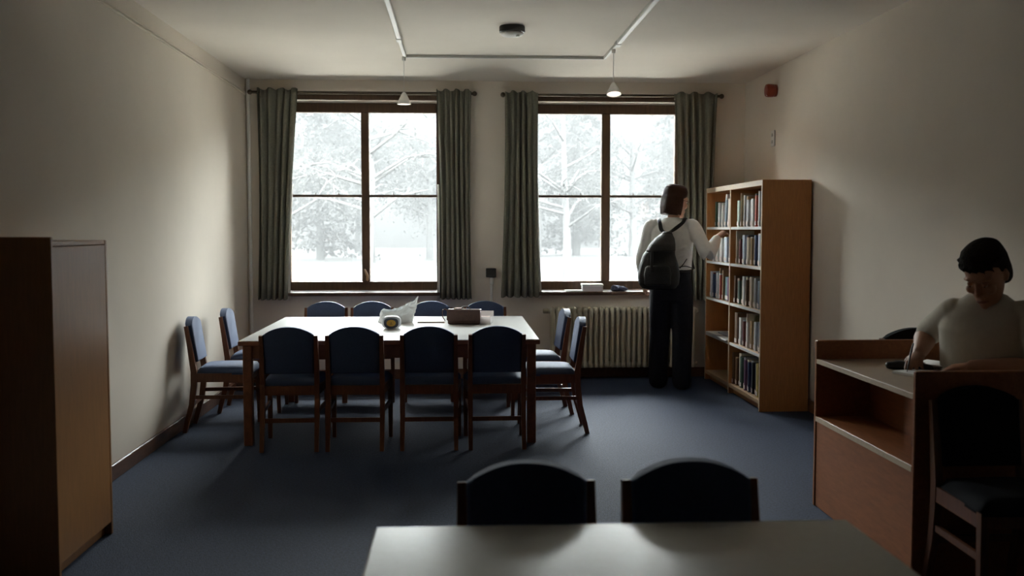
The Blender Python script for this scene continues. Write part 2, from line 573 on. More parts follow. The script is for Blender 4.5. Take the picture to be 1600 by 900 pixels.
# ------------------------------------------------------------------ tables
def table(name, x0, x1, y0, y1, zt, lab, edge, legs=.06, inset=.055, top=LAMIN):
    r = thing(name, ((x0 + x1) / 2, (y0 + y1) / 2, 0), lab, 'table')
    b = new(); box(b, x0 + .004, x1 - .004, y0 + .004, y1 - .004, zt - .006, zt, .002, 1); obj('table_top', b, top, r)
    b = new(); box(b, x0, x1, y0, y1, zt - .034, zt - .004, .004, 1)
    o = obj('edge_band', b, edge, r); o['label'] = 'reddish brown wooden edge band'
    for x in (x0 + inset, x1 - inset):
        for y in (y0 + inset, y1 - inset):
            b = new(); box(b, x - legs / 2, x + legs / 2, y - legs / 2, y + legs / 2, 0, zt - .034, .005, 1); obj('leg', b, TABLEWOOD, r)
    for y in (y0 + inset, y1 - inset):
        b = new(); box(b, x0 + inset, x1 - inset, y - .011, y + .011, zt - .125, zt - .034); obj('apron', b, TABLEWOOD, r)
    for x in (x0 + inset, x1 - inset):
        b = new(); box(b, x - .011, x + .011, y0 + inset, y1 - inset, zt - .125, zt - .034); obj('apron', b, TABLEWOOD, r)
    return r
table('library_table', -1.457, .552, 6.65, 8.46, .71, 'long white topped table with red brown edge ringed by blue chairs', TABLEWOOD)
table('reading_table', -.208, .992, 1.45, 2.457, .71, 'pale grey topped table in the near foreground', GREYLAM, .05, .05, GREYLAM)

# ------------------------------------------------------------------ bookcase
BX, BY0, BYM, BY1, BZ = 2.39, 7.735, 8.64, 9.475, 1.838
LEV = [.09, .455, .803, 1.15, 1.470]      # upper faces of the shelves, bottom to top
bc = thing('bookcase', (2.59, (BY0 + BY1) / 2, 0), 'tall orange brown wooden bookcase of two bays against the right wall', 'bookcase')
for nm, y, lab in (('side_panel', BY0, 'plain veneered end panel'), ('divider', BYM, None), ('side_panel', BY1, None)):
    b = new(); box(b, BX, 2.782, y - .011, y + .011, 0, BZ, .002, 1)
    o = obj(nm, b, OAK, bc)
    if lab: o['label'] = lab
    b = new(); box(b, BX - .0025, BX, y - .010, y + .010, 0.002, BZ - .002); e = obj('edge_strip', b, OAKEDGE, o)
for (a, c) in ((BY0 + .011, BYM - .011), (BYM + .011, BY1 - .011)):
    for z in LEV:
        if abs(z - .09) < 1e-6:
            b = new(); box(b, BX + .002, 2.77, a, c, z - .034, z, .002, 1)
        else:
            b = new(); box(b, BX + .004, 2.70, a, c, z - .024, z, .002, 1)
        o = obj('shelf', b, OAKH, bc)
        if z > .1:
            b = new(); box(b, BX + .001, BX + .004, a, c, z - .023, z - .001); obj('label_strip', b, SHEDGE, o)
    b = new(); box(b, BX + .045, BX + .06, a, c, 0, .056); obj('plinth', b, OAK, bc)
    b = new(); box(b, 2.765, 2.773, a, c, .09, BZ - .02); obj('back_panel', b, OAK, bc)
b = new(); box(b, BX, 2.782, BY0 + .011, BY1 - .011, BZ - .045, BZ, .002, 1); o = obj('top_board', b, OAK, bc)
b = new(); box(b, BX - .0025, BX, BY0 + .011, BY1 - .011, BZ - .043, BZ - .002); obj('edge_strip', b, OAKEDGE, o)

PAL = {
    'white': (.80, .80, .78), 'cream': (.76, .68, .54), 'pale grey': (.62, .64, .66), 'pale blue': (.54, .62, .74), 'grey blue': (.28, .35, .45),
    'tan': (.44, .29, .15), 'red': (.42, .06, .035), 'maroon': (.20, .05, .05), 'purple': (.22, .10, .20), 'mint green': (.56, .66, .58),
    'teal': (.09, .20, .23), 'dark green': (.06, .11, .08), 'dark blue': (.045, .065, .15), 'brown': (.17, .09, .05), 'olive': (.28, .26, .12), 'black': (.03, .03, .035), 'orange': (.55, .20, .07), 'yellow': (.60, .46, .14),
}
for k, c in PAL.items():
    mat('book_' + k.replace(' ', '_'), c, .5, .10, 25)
LABELM = mat('spine_label', (.74, .66, .62), .7)
ORD = ['first', 'second', 'third', 'fourth', 'fifth', 'sixth', 'seventh', 'eighth', 'ninth', 'tenth', 'eleventh', 'twelfth', 'thirteenth', 'fourteenth', 'fifteenth', 'sixteenth', 'seventeenth', 'eighteenth', 'nineteenth', 'twentieth']
ROWN = {0: 'bottom shelf', 1: 'fourth shelf down', 2: 'third shelf down', 3: 'second shelf down', 4: 'top shelf'}
NBOOK = [0]
def book(y, z, th, h, d, col, lean, lab, grp, x=2.435):
    """a shelved book whose spine faces -X; y is its far edge; lean tips its top towards -Y when positive"""
    base = (x, y - th / 2, z)
    r = thing('book', base, lab, 'book', grp)
    r.rotation_euler = (lean, 0, 0)
    m = MATS['book_' + col.replace(' ', '_')]
    b = new()
    t = min(.003, th * .15)
    box(b, 0, d, th / 2 - t, th / 2, 0, h)
    box(b, 0, d, -th / 2, -th / 2 + t, 0, h)
    # rounded spine
    n = 5
    prev = None
    ring = []
    for k in range(n + 1):
        a = -1 + 2 * k / n
        ring.append((-.006 * (1 - a * a), a * (th / 2)))
    lo = [b.verts.new((p, q, 0)) for p, q in ring] + [b.verts.new((.003, th / 2, 0)), b.verts.new((.003, -th / 2, 0))]
    hi = [b.verts.new((v.co.x, v.co.y, h)) for v in lo]
    L = len(lo)
    for k in range(L):
        b.faces.new((lo[k], lo[(k + 1) % L], hi[(k + 1) % L], hi[k]))
    b.faces.new(list(reversed(lo))); b.faces.new(hi)
    obj('cover', b, m, r, world=False)
    b = new(); box(b, .003, d - .004, -th / 2 + t, th / 2 - t, .004, h - .004); obj('page_block', b, PAGES, r, world=False)
    if th > .017:
        b = new(); box(b, -.0075, -.0055, -th * .36, th * .36, .012, .045); obj('spine_label', b, LABELM, r, world=False)
    NBOOK[0] += 1
    return r

def row(bay, lev, y_far, y_near, specs):
    """specs: (thickness, height, colour, lean) from far to near"""
    z = LEV[lev]
    grp = 'books on the %s of the %s bay' % (ROWN[lev], bay)
    tot = sum(s[0] for s in specs)
    f = (y_far - y_near) / (tot + .001 * len(specs))
    y = y_far
    n = len(specs)
    for k, (th, h, col, lean) in enumerate(specs):
        th *= f
        tall = 'tall ' if h > .265 else 'low ' if h < .205 else ''
        if k < n - 6:
            pos = ORD[k] + ' from the left'
        else:
            pos = (ORD[n - 1 - k] + ' from the right') if k < n - 1 else 'last at the right'
        lab = '%s%s book, %s on the %s, %s bay' % (tall, col, pos, ROWN[lev], bay)
        d = .15 + .05 * ((k * 37 % 11) / 11)
        book(y - (h * math.sin(abs(lean)) * 0 if lean else 0), z + (th / 2 * math.sin(abs(lean)) if lean else 0), th, h, d, col, lean, lab, grp, 2.42 + .03 * ((k * 53 % 7) / 7))
        y -= th + .001

rb = random.Random(21)
def mix(cols, hs, n):
    out = []
    for k in range(n):
        out.append((rb.uniform(.022, .055), rb.uniform(*hs), cols[k % len(cols)] if rb.random() < .7 else rb.choice(cols), 0))
    return out
NB, FB = 'near', 'far'
row(NB, 4, 8.53, 7.77, [(.055, .225, 'mint green', 0), (.025, .215, 'purple', 0), (.02, .285, 'tan', 0), (.035, .22, 'pale blue', 0), (.03, .265, 'pale grey', 0), (.03, .22, 'grey blue', 0), (.03, .255, 'tan', 0), (.045, .225, 'pale grey', 0), (.05, .22, 'white', 0), (.045, .23, 'white', 0), (.03, .27, 'black', 0), (.035, .255, 'red', 0), (.03, .23, 'cream', 0), (.03, .265, 'tan', 0), (.035, .285, 'pale grey', 0), (.03, .275, 'grey blue', 0), (.03, .285, 'cream', 0), (.025, .27, 'yellow', 0)])
row(NB, 3, 8.55, 7.775, [(.02, .285, 'cream', 0), (.045, .215, 'brown', 0), (.04, .205, 'maroon', 0), (.03, .25, 'dark green', 0), (.055, .25, 'pale blue', 0), (.05, .25, 'grey blue', 0), (.02, .24, 'brown', 0), (.05, .23, 'cream', 0), (.04, .235, 'pale grey', 0), (.03, .225, 'tan', 0), (.045, .24, 'white', 0), (.03, .25, 'dark blue', 0), (.045, .26, 'pale grey', 0), (.04, .265, 'white', 0), (.035, .25, 'pale blue', 0), (.03, .26, 'cream', 0), (.035, .255, 'pale grey', 0)])
row(NB, 2, 8.60, 7.775, [(.035, .24, 'brown', 0), (.05, .22, 'brown', 0), (.04, .20, 'dark green', 0), (.05, .21, 'olive', 0), (.045, .245, 'white', 0), (.025, .245, 'dark green', 0), (.035, .24, 'cream', 0), (.025, .22, 'brown', 0), (.05, .24, 'tan', 0), (.04, .25, 'cream', 0), (.04, .235, 'olive', 0), (.03, .245, 'pale grey', 0), (.03, .225, 'black', 0), (.04, .225, 'dark blue', 0), (.035, .23, 'grey blue', 0), (.03, .28, 'pale blue', 0), (.03, .25, 'white', 0)])
row(NB, 1, 8.56, 7.775, [(.06, .27, 'brown', 0), (.03, .21, 'pale grey', 0), (.045, .235, 'white', 0), (.035, .22, 'pale blue', 0), (.025, .21, 'maroon', 0), (.04, .225, 'cream', 0), (.02, .285, 'cream', 0), (.045, .215, 'white', 0), (.035, .22, 'orange', 0), (.04, .235, 'tan', 0), (.025, .285, 'olive', 0), (.045, .235, 'pale grey', 0), (.04, .24, 'grey blue', 0), (.035, .235, 'white', 0), (.03, .245, 'dark blue', 0), (.035, .25, 'pale grey', 0)])
row(NB, 0, 8.62, 7.775, [(.03, .275, 'brown', 0), (.045, .24, 'tan', 0), (.03, .235, 'brown', 0), (.055, .285, 'cream', 0), (.05, .265, 'dark green', 0), (.04, .27, 'grey blue', 0), (.03, .27, 'pale grey', 0), (.035, .255, 'purple', 0), (.04, .265, 'cream', 0), (.035, .25, 'dark blue', 0), (.04, .27, 'pale grey', 0), (.03, .26, 'black', 0), (.04, .255, 'grey blue', 0), (.045, .26, 'black', 0), (.045, .275, 'yellow', 0), (.035, .25, 'maroon', 0), (.03, .26, 'dark blue', 0)])
row(FB, 4, 9.26, 8.69, [(.02, .235, 'dark green', 0), (.04, .225, 'white', 0), (.045, .22, 'pale grey', 0), (.03, .215, 'mint green', 0), (.03, .20, 'white', 0), (.035, .295, 'white', .12), (.03, .26, 'pale grey', .10), (.035, .24, 'grey blue', .10), (.03, .235, 'white', .08), (.04, .25, 'cream', .06), (.02, .24, 'maroon', .05), (.05, .235, 'red', .05)])
row(FB, 3, 9.36, 8.69, [(.04, .21, 'white', 0), (.035, .215, 'pale grey', 0), (.04, .205, 'white', 0), (.03, .22, 'cream', 0), (.045, .215, 'white', 0), (.04, .22, 'pale grey', 0), (.035, .23, 'white', 0), (.045, .225, 'pale blue', 0), (.03, .245, 'white', 0), (.03, .255, 'tan', 0), (.03, .25, 'cream', 0)])
row(FB, 2, 9.42, 8.69, [(.03, .245, 'pale grey', 0), (.02, .235, 'maroon', 0), (.03, .22, 'dark blue', 0), (.05, .235, 'pale blue', 0), (.03, .24, 'white', 0), (.02, .285, 'tan', 0), (.045, .235, 'white', 0), (.025, .225, 'red', 0), (.03, .24, 'cream', 0), (.02, .27, 'tan', 0), (.08, .215, 'teal', 0), (.03, .21, 'purple', 0), (.04, .255, 'pale blue', 0), (.035, .22, 'white', 0)])

def flat_mag(x0, x1, y0, y1, z, th, col, lab, rz=0):
    b = new(); box(b, x0, x1, y0, y1, z, z + th, .002, 1)
    o = obj('magazine', b, col, None); o.rotation_euler = (0, 0, rz)
    return tag(o, lab, 'magazine', 'magazines lying on the open shelf')
flat_mag(2.385, 2.60, 9.02, 9.42, LEV[1], .018, PAPER, 'white magazine lying flat at the far end of the empty shelf', .03)
flat_mag(2.37, 2.60, 8.67, 9.00, LEV[1], .012, mat('magazine_grey', (.62, .64, .64), .5), 'pale grey magazine lying flat beside the bookcase divider', -.02)
flat_mag(2.45, 2.62, 8.72, 9.24, LEV[1] + .018, .008, mat('magazine_blue', (.50, .56, .62), .5), 'thin bluish magazine lying across two others on the shelf', .0)

# ------------------------------------------------------------------ reading desk on the right
DX, DY0, DY1, DZ = 1.863, 3.934, 5.082, .775
dk = thing('reading_desk', (2.3, 4.5, 0), 'brown veneered reading desk with open shelf and raised end panels', 'desk')
def dpart(nm, *bx, m=DESKW, bev=.004):
    b = new(); box(b, *bx, bevel=bev, seg=1)
    return obj(nm, b, m, dk)
dpart('end_panel', DX, 2.76, DY0, DY0 + .024, 0, .870)
dpart('end_panel', DX, 2.76, DY1 - .024, DY1, 0, .873)
o = dpart('desk_top', DX + .003, 2.37, DY0 + .024, DY1 - .024, DZ - .022, DZ, m=DESKTOP)
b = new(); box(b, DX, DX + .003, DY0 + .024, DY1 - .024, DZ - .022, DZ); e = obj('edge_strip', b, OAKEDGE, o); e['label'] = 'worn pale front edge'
o = dpart('shelf', DX + .004, 2.15, DY0 + .024, DY1 - .024, .452, .474)
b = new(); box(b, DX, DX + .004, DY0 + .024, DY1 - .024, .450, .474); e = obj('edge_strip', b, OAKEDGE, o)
dpart('inner_back', 2.15, 2.166, DY0 + .024, DY1 - .024, 0.1, DZ - .022)
dpart('front_panel', DX + .006, DX + .024, DY0 + .024, DY1 - .024, 0.0, .452)

# papers, pencil case on the desk
def sheet(name, c, w, h, z, rz, m, lab, cat, grp=None, th=.002):
    b = new(); box(b, -w / 2, w / 2, -h / 2, h / 2, 0, th)
    o = obj(name, b, m, None, world=False); o.location = (c[0], c[1], z); o.rotation_euler = (0, 0, rz)
    return tag(o, lab, cat, grp)
sheet('notepad', (2.17, 4.45), .19, .26, DZ, .35, PAPER, 'white notepad under the writing hand on the desk', 'notepad', th=.012)
b = new()
N = 12
prev = None
L = []
for i in range(N + 1):
    u = -1 + 2 * i / N
    L.append([b.verts.new((u * .08, s * .10, .035 * abs(u) ** .7 * (1 - abs(u) * .35) + .004)) for s in (-1, 1)])
for a_, c_ in zip(L, L[1:]):
    b.faces.new((a_[0], c_[0], c_[1], a_[1]))
o = obj('open_booklet', b, PAPER, None, True, world=False)
s = o.modifiers.new('thick', 'SOLIDIFY'); s.thickness = .006
o.location = (2.30, 4.66, DZ + .004); o.rotation_euler = (0, 0, .5)
tag(o, 'open white booklet on the desk between the two hands', 'booklet')
pc = thing('pencil_case', (2.15, 4.62, DZ), 'slim black pencil case lying on the desk edge', 'pencil case')
b = new(); tube(b, [(2.085, 4.690, DZ + .017), (2.125, 4.660, DZ + .021), (2.195, 4.600, DZ + .021), (2.230, 4.570, DZ + .017)], [(.016, .017), (.028, .021), (.028, .021), (.018, .017)], 14, (.64, .77, 0)); obj('case_body', b, DARK, pc, True)
b = new(); bar(b, [(2.105, 4.675, DZ + .041), (2.125, 4.660, DZ + .0425), (2.195, 4.600, DZ + .0425), (2.215, 4.585, DZ + .041)], .006, .003, (.64, .77, 0)); obj('zip', b, mat('zip_grey', (.3, .3, .3), .4, metal=.7), pc)

# ------------------------------------------------------------------ cabinet at the left
cb = thing('wooden_cabinet', (-1.83, 4.45, 0), 'tall dark brown wooden cabinet at the left wall in the foreground', 'cabinet')
def cpart(nm, *bx, m=CABW, bev=.003, par=None):
    b = new(); box(b, *bx, bevel=bev, seg=1)
    return obj(nm, b, m, par or cb)
cpart('end_panel', -1.985, -1.645, 4.13, 4.152, 0, 1.418)
cpart('end_panel', -1.985, -1.648, 4.76, 4.782, 0, 1.399)
cpart('top_board', -1.985, -1.650, 4.152, 4.76, 1.378, 1.399)
cpart('back_panel', -1.985, -1.975, 4.152, 4.76, 0.05, 1.378)
d_ = cpart('door', -1.668, -1.648, 4.154, 4.758, .06, 1.376)
cpart('plinth', -1.70, -1.68, 4.152, 4.76, 0, .06)
cpart('shelf', -1.975, -1.70, 4.152, 4.76, .70, .72)

# ------------------------------------------------------------------ radiator
rd = thing('radiator', (1.54, 9.5, 0), 'cream cast iron column radiator below the window', 'radiator')
NC, pitch, rx0 = 27, .0525, .905
for k in range(NC):
    x = rx0 + k * pitch
    b = new()
    for y in (9.465, 9.535):
        tube(b, [(x, y, .135), (x, y, .20), (x, y, .42), (x, y, .62), (x, y, .685)], [(.023, .020), (.017, .019), (.0165, .019), (.017, .019), (.023, .020)], 10)
    for z in (.15, .675):
        tube(b, [(x, 9.465, z), (x, 9.535, z)], (.0225, .026), 10, (1, 0, 0))
    obj('column', b, CREAM, rd, True)
for z in (.15, .665):
    b = new(); tube(b, [(rx0 - .03, 9.50, z), (rx0 + (NC - 1) * pitch + .03, 9.50, z)], .024, 12, (0, 0, 1)); obj('header_pipe', b, CREAM, rd, True)
b = new(); tube(b, [(rx0 - .03, 9.50, .665), (rx0 - .075, 9.50, .665)], [.014, .014], 10, (0, 0, 1)); lathe(b, [(.018, -.03), (.024, -.025), (.024, .02), (.018, .028)], (rx0 - .06, 9.50, .665), 12, 'X')
obj('valve', b, mat('valve_brass', (.42, .36, .25), .45, metal=.3), rd, True)
for x in (rx0 + pitch * 1.5, rx0 + pitch * 24.5):
    b = new(); bar(b, [(x, 9.50, 0), (x, 9.50, .14)], .03, .04); obj('foot', b, CREAM, rd)
b = new(); tube(b, [(rx0 - .05, 9.50, .15), (rx0 - .05, 9.50, 0)], .012, 8, (1, 0, 0)); obj('feed_pipe', b, CREAM, rd, True)

# ------------------------------------------------------------------ wall fittings
sk = thing('socket_box', (.32, YB, .99), 'dark square socket box between the two windows with a white conduit', 'socket')
b = new(); box(b, .272, .370, YB - .05, YB, .985, 1.072, .006, 2); obj('box_body', b, DARK, sk)
b = new(); box(b, .298, .346, YB - .055, YB - .05, 1.008, 1.05, .003, 1); obj('face_plate', b, DARK, sk)
b = new(); tube(b, [(.327, YB - .017, 0.10), (.327, YB - .017, .96)], .0125, 10); obj('conduit', b, WHITE, sk, True)
b = new(); tube(b, [(.327, YB - .02, .93), (.327, YB - .02, .985)], .020, 10); obj('gland', b, WHITE, sk, True)

b = new(); tube(b, [(-1.972, 9.606, .30), (-1.966, 9.60, .55), (-1.968, 9.602, 1.0), (-1.97, 9.605, 2.0), (-1.97, 9.605, ZC)], .018, 10)
tag(obj('wall_pipe', b, WHITE, None, True), 'slim white pipe running up the far left corner', 'pipe')

al = thing('fire_alarm', (XR, 8.70, 2.61), 'dark red fire alarm sounder high on the right wall', 'alarm')
b = new(); lathe(b, [(.052, 0), (.054, -.015), (.054, -.022)], (XR, 8.70, 2.665), 28, 'X'); obj('base', b, RED, al, True)
b = new(); lathe(b, [(.050, -.022), (.056, -.03), (.057, -.075), (.052, -.092), (.030, -.098)], (XR, 8.70, 2.665), 28, 'X'); soft(obj('horn', b, RED, al), 35)
b = new(); blob(b, (XR - .088, 8.68, 2.622), .007, 8); obj('indicator', b, OFFW, al, True)

sw = thing('wall_switch', (XR, 8.75, 2.18), 'white double wall switch plate below the red alarm', 'switch')
b = new(); box(b, XR - .012, XR, 8.70, 8.80, 2.182, 2.322, .005, 2); obj('plate', b, OFFW, sw)
for z in (2.222, 2.282):
    b = new(); box(b, XR - .020, XR - .011, 8.737, 8.763, z - .014, z + .014, .003, 1); obj('rocker', b, mat('rocker_grey', (.55, .54, .50), .4), sw)

# ------------------------------------------------------------------ ceiling fittings
TR = mat('track_white', (.70, .69, .65), .45)
tk = thing('lighting_track', (.40, 8.23, ZC), 'white surface cable track in a U shape on the ceiling', 'track')
def tpart(nm, *bx, m=TR):
    b = new(); box(b, *bx, bevel=.004, seg=1); return obj(nm, b, m, tk)
for x, yj in ((-.425, 7.45), (1.213, 7.56)):
    tpart('track_rail', x - .017, x + .017, YF + .1, yj - .05, ZC - .03, ZC)
    tpart('track_rail', x - .013, x + .013, yj + .05, 8.245, ZC - .022, ZC)
    tpart('junction', x - .022, x + .022, yj - .05, yj + .05, ZC - .036, ZC)
tpart('cross_rail', -.438, 1.226, 8.222, 8.248, ZC - .024, ZC)

def pendant(x, y, ztop, zl, lab, tilt):
    r = thing('pendant_lamp', (x, y, zl), lab, 'lamp', 'small white pendant lamps')
    b = new(); tube(b, [(x, y, ZC - .02), (x, y, zl + .095)], .0022, 6); obj('cable', b, OFFW, r, True)
    b = new(); lathe(b, [(.012, 0), (.016, -.004), (.016, -.03), (.006, -.034)], (x, y, ZC - .018), 12); obj('ceiling_hook', b, OFFW, r, True)
    M = Matrix.Translation((x, y, zl + .1)) @ Matrix.Rotation(tilt, 4, 'X') @ Matrix.Translation((-x, -y, -zl - .1))
    b = new()
    lathe(b, [(.006, .100), (.013, .096), (.022, .082), (.038, .050), (.053, .018), (.057, .002), (.053, .002), (.036, .046), (.018, .078), (.004, .085)], (x, y, zl), 28)
    bmesh.ops.transform(b, matrix=M, verts=b.verts)
    soft(obj('lamp_shade', b, OFFW, r), 50)
    b = new(); lathe(b, [(.046, .013), (.050, .009), (.048, .005), (.01, .003)], (x, y, zl), 24)
    bmesh.ops.transform(b, matrix=M, verts=b.verts)
    obj('lamp_diffuser', b, glow('lamp_glow', (1.0, .82, .70), .8), r, True)
pendant(-.432, 8.22, ZC, 2.462, 'small white pendant lamp hanging in front of the left window', 0)
pendant(1.215, 7.78, ZC, 2.488, 'small white pendant lamp hanging in front of the radiator window', -.3)

sd = thing('ceiling_detector', (.385, 7.05, ZC - .07), 'round ceiling detector with dark base and white dome', 'detector')
b = new(); lathe(b, [(.088, 0), (.090, -.008), (.090, -.042), (.082, -.046)], (.385, 7.05, ZC), 32); soft(obj('base', b, DARK, sd), 40)
b = new(); lathe(b, [(.080, -.044), (.078, -.056), (.066, -.066), (.030, -.071)], (.385, 7.05, ZC), 32); obj('dome', b, OFFW, sd, True)
b = new(); lathe(b, [(.015, -.062), (.015, -.074), (.008, -.077)], (.425, 7.02, ZC), 14); obj('sensor', b, WHITE, sd, True)

# ------------------------------------------------------------------ things on the long table
TZ = .71
# crumpled white carrier bag
def crumple(bm, amp, sc, seed):
    for v in bm.verts:
        n = noise.noise_vector(v.co * sc + Vector((seed, seed * 2, 0)))
        n2 = noise.noise_vector(v.co * sc * 2.7 + Vector((seed, 0, seed)))
        v.co += n * amp + n2 * amp * .5
b = new()
rows = []
NV_, NU_ = 12, 36
for j in range(NV_ + 1):
    v = j / NV_
    rowv = []
    for i in range(NU_):
        a = 2 * PI * i / NU_
        rx, ry = .135 * (1 - .18 * v), .12 * (1 - .35 * v)
        z = .095 * v
        # the right hand end is pulled up into a peak
        pk = max(0, math.cos(a)) ** 1.6
        z += pk * .10 * v ** 1.5
        rowv.append(b.verts.new((-.50 + rx * math.cos(a) + pk * .08 * v, 7.93 + ry * math.sin(a), TZ + .004 + z)))
    rows.append(rowv)
for r0, r1_ in zip(rows, rows[1:]):
    for i in range(NU_):
        b.faces.new((r0[i], r0[(i + 1) % NU_], r1_[(i + 1) % NU_], r1_[i]))
b.faces.new(rows[0])
bmesh.ops.subdivide_edges(b, edges=b.edges, cuts=1)
crumple(b, .016, 14, 3.1)
for v in b.verts:
    v.co.z = max(v.co.z, TZ + .002)
bag = thing('plastic_bag', (-.5, 7.93, TZ), 'crumpled white plastic carrier bag on the long table', 'bag')
o = obj('bag_film', b, film_mat('plastic_film', (.80, .82, .82), .86), bag)
s = o.modifiers.new('thick', 'SOLIDIFY'); s.thickness = .0015
b = new(); box(b, -.60, -.42, 7.86, 8.0, TZ + .012, TZ + .05, .01, 2); crumple(b, .012, 15, 5); obj('wrapped_content', b, mat('wrap_grey', (.50, .52, .54), .5), bag)

# rounded pouch with an oval yellow label
po = thing('round_pouch', (-.493, 7.42, TZ), 'rounded dark pouch with white rim and yellow oval emblem on the long table', 'pouch')
def sup(a, rx, rz, p=.72):
    c, s_ = math.cos(a), math.sin(a)
    return rx * math.copysign(abs(c) ** p, c), rz * math.copysign(abs(s_) ** p, s_)
def pouch_ring(bm, y, rx, rz, cz, n=32):
    return [bm.verts.new((-.493 + sup(2 * PI * k / n, rx, rz)[0], y, cz + sup(2 * PI * k / n, rx, rz)[1])) for k in range(n)]
b = new()
rg = [pouch_ring(b, y, rx, rz, TZ + .004 + .044) for y, rx, rz in ((7.375, .058, .040), (7.382, .066, .046), (7.40, .070, .048), (7.47, .068, .047), (7.52, .055, .040), (7.545, .03, .022))]
for a_, c_ in zip(rg, rg[1:]):
    for k in range(32):
        b.faces.new((a_[k], a_[(k + 1) % 32], c_[(k + 1) % 32], c_[k]))
b.faces.new(list(reversed(rg[0]))); b.faces.new(rg[-1])
for v in b.verts: v.co.z = max(v.co.z, TZ)
soft(obj('pouch_body', b, mat('pouch_white', (.55, .57, .60), .6), po), 60)
b = new(); r0 = pouch_ring(b, 7.372, .052, .036, TZ + .046); r1_ = pouch_ring(b, 7.377, .054, .038, TZ + .046)
for k in range(32): b.faces.new((r0[k], r0[(k + 1) % 32], r1_[(k + 1) % 32], r1_[k]))
b.faces.new(list(reversed(r0))); b.faces.new(r1_)
obj('front_panel', b, mat('pouch_navy', (.05, .055, .075), .7), po)
b = new(); lathe(b, [(.034, 0), (.034, -.003), (.030, -.004)], (0, 0, 0), 28, 'Y')
for v in b.verts: v.co = Vector((-.493 + v.co.x, 7.372 + v.co.y, TZ + .046 + v.co.z * .72))
e = obj('emblem', b, mat('emblem_yellow', (.52, .30, .045), .6), po); e['label'] = 'yellow oval emblem'
b = new(); box(b, -.4955, -.4905, 7.366, 7.3675, TZ + .040, TZ + .054); box(b, -.505, -.481, 7.366, 7.3675, TZ + .036, TZ + .039)
obj('emblem_mark', b, mat('mark_brown', (.12, .07, .03), .7), e)

# thin white book lying flat
bk = thing('white_book', (-.21, 7.95, TZ), 'thin white book lying flat on the long table', 'book')
b = new(); box(b, -.32, -.105, 7.85, 8.06, TZ + .009, TZ + .012, .001, 1); box(b, -.32, -.105, 7.85, 8.06, TZ, TZ + .003); obj('cover', b, PAPER, bk)
b = new(); box(b, -.317, -.109, 7.853, 8.057, TZ + .003, TZ + .009); obj('page_block', b, mat('page_edge', (.42, .30, .26), .9), bk)

# brown satchel with a strap, standing on the table
LEATH = mat('brown_leather', (.075, .036, .024), .45, .2, 25, .2, 150)
st = thing('leather_satchel', (.05, 7.74, TZ), 'dark brown leather satchel standing on the long table', 'bag')
ang = -.18
def srot(b):
    bmesh.ops.rotate(b, cent=(.05, 7.74, TZ), matrix=Matrix.Rotation(ang, 3, 'Z'), verts=b.verts); return b
b = new(); box(b, -.078, .178, 7.705, 7.79, TZ, TZ + .105, .014, 3); obj('satchel_body', srot(b), LEATH, st, True)
b = new(); prism(b, [(-.082, TZ + .035), (-.070, TZ + .028), (.170, TZ + .028), (.182, TZ + .035), (.180, TZ + .116), (-.080, TZ + .116)], 7.697, 7.706, .003, 1); obj('front_flap', srot(b), LEATH, st)
b = new(); box(b, -.080, .180, 7.697, 7.785, TZ + .108, TZ + .118, .004, 1); obj('top_flap', srot(b), mat('leather_top', (.11, .062, .045), .45, .2, 25), st)
b = new(); tube(b, [(-.075, 7.74, TZ + .095), (-.10, 7.735, TZ + .118), (-.118, 7.73, TZ + .112), (-.122, 7.725, TZ + .085), (-.115, 7.72, TZ + .055), (-.10, 7.72, TZ + .03)], [(.004, .009)] * 6, 8, (1, 0, 0)); obj('strap', srot(b), LEATH, st, True)
b = new(); tube(b, [(.02, 7.74, TZ + .117), (.04, 7.74, TZ + .135), (.075, 7.745, TZ + .137), (.10, 7.745, TZ + .117)], [(.004, .008)] * 4, 8, (0, 0, 1)); obj('carry_handle', srot(b), LEATH, st, True)
b = new(); box(b, -.03, .03, 7.72, 7.77, TZ + .118, TZ + .127, .003, 1); e = obj('pink_paper', srot(b), mat('pink_paper', (.70, .52, .50), .8), st)
# clear plastic tray with papers beside it
ty = thing('plastic_tray', (.215, 7.84, TZ), 'small clear plastic tray of papers beside the satchel', 'tray')
TRAYM = film_mat('clear_plastic', (.80, .78, .77), .55, .12)
for nm, bx in (('tray_base', (.13, .27, 7.70, 7.99, TZ, TZ + .004)), ('tray_side', (.13, .134, 7.70, 7.99, TZ + .004, TZ + .07)), ('tray_side', (.266, .27, 7.70, 7.99, TZ + .004, TZ + .085)), ('tray_side', (.134, .266, 7.70, 7.704, TZ + .004, TZ + .06)), ('tray_side', (.134, .266, 7.986, 7.99, TZ + .004, TZ + .085))):
    b = new(); box(b, *bx); bmesh.ops.rotate(b, cent=(.2, 7.84, TZ), matrix=Matrix.Rotation(-.12, 3, 'Z'), verts=b.verts); obj(nm, b, TRAYM, ty)
b = new(); box(b, .145, .255, 7.72, 7.97, TZ + .005, TZ + .045); bmesh.ops.rotate(b, cent=(.2, 7.84, TZ), matrix=Matrix.Rotation(-.12, 3, 'Z'), verts=b.verts); obj('paper_stack', b, mat('pink_stack', (.70, .58, .56), .85), ty)

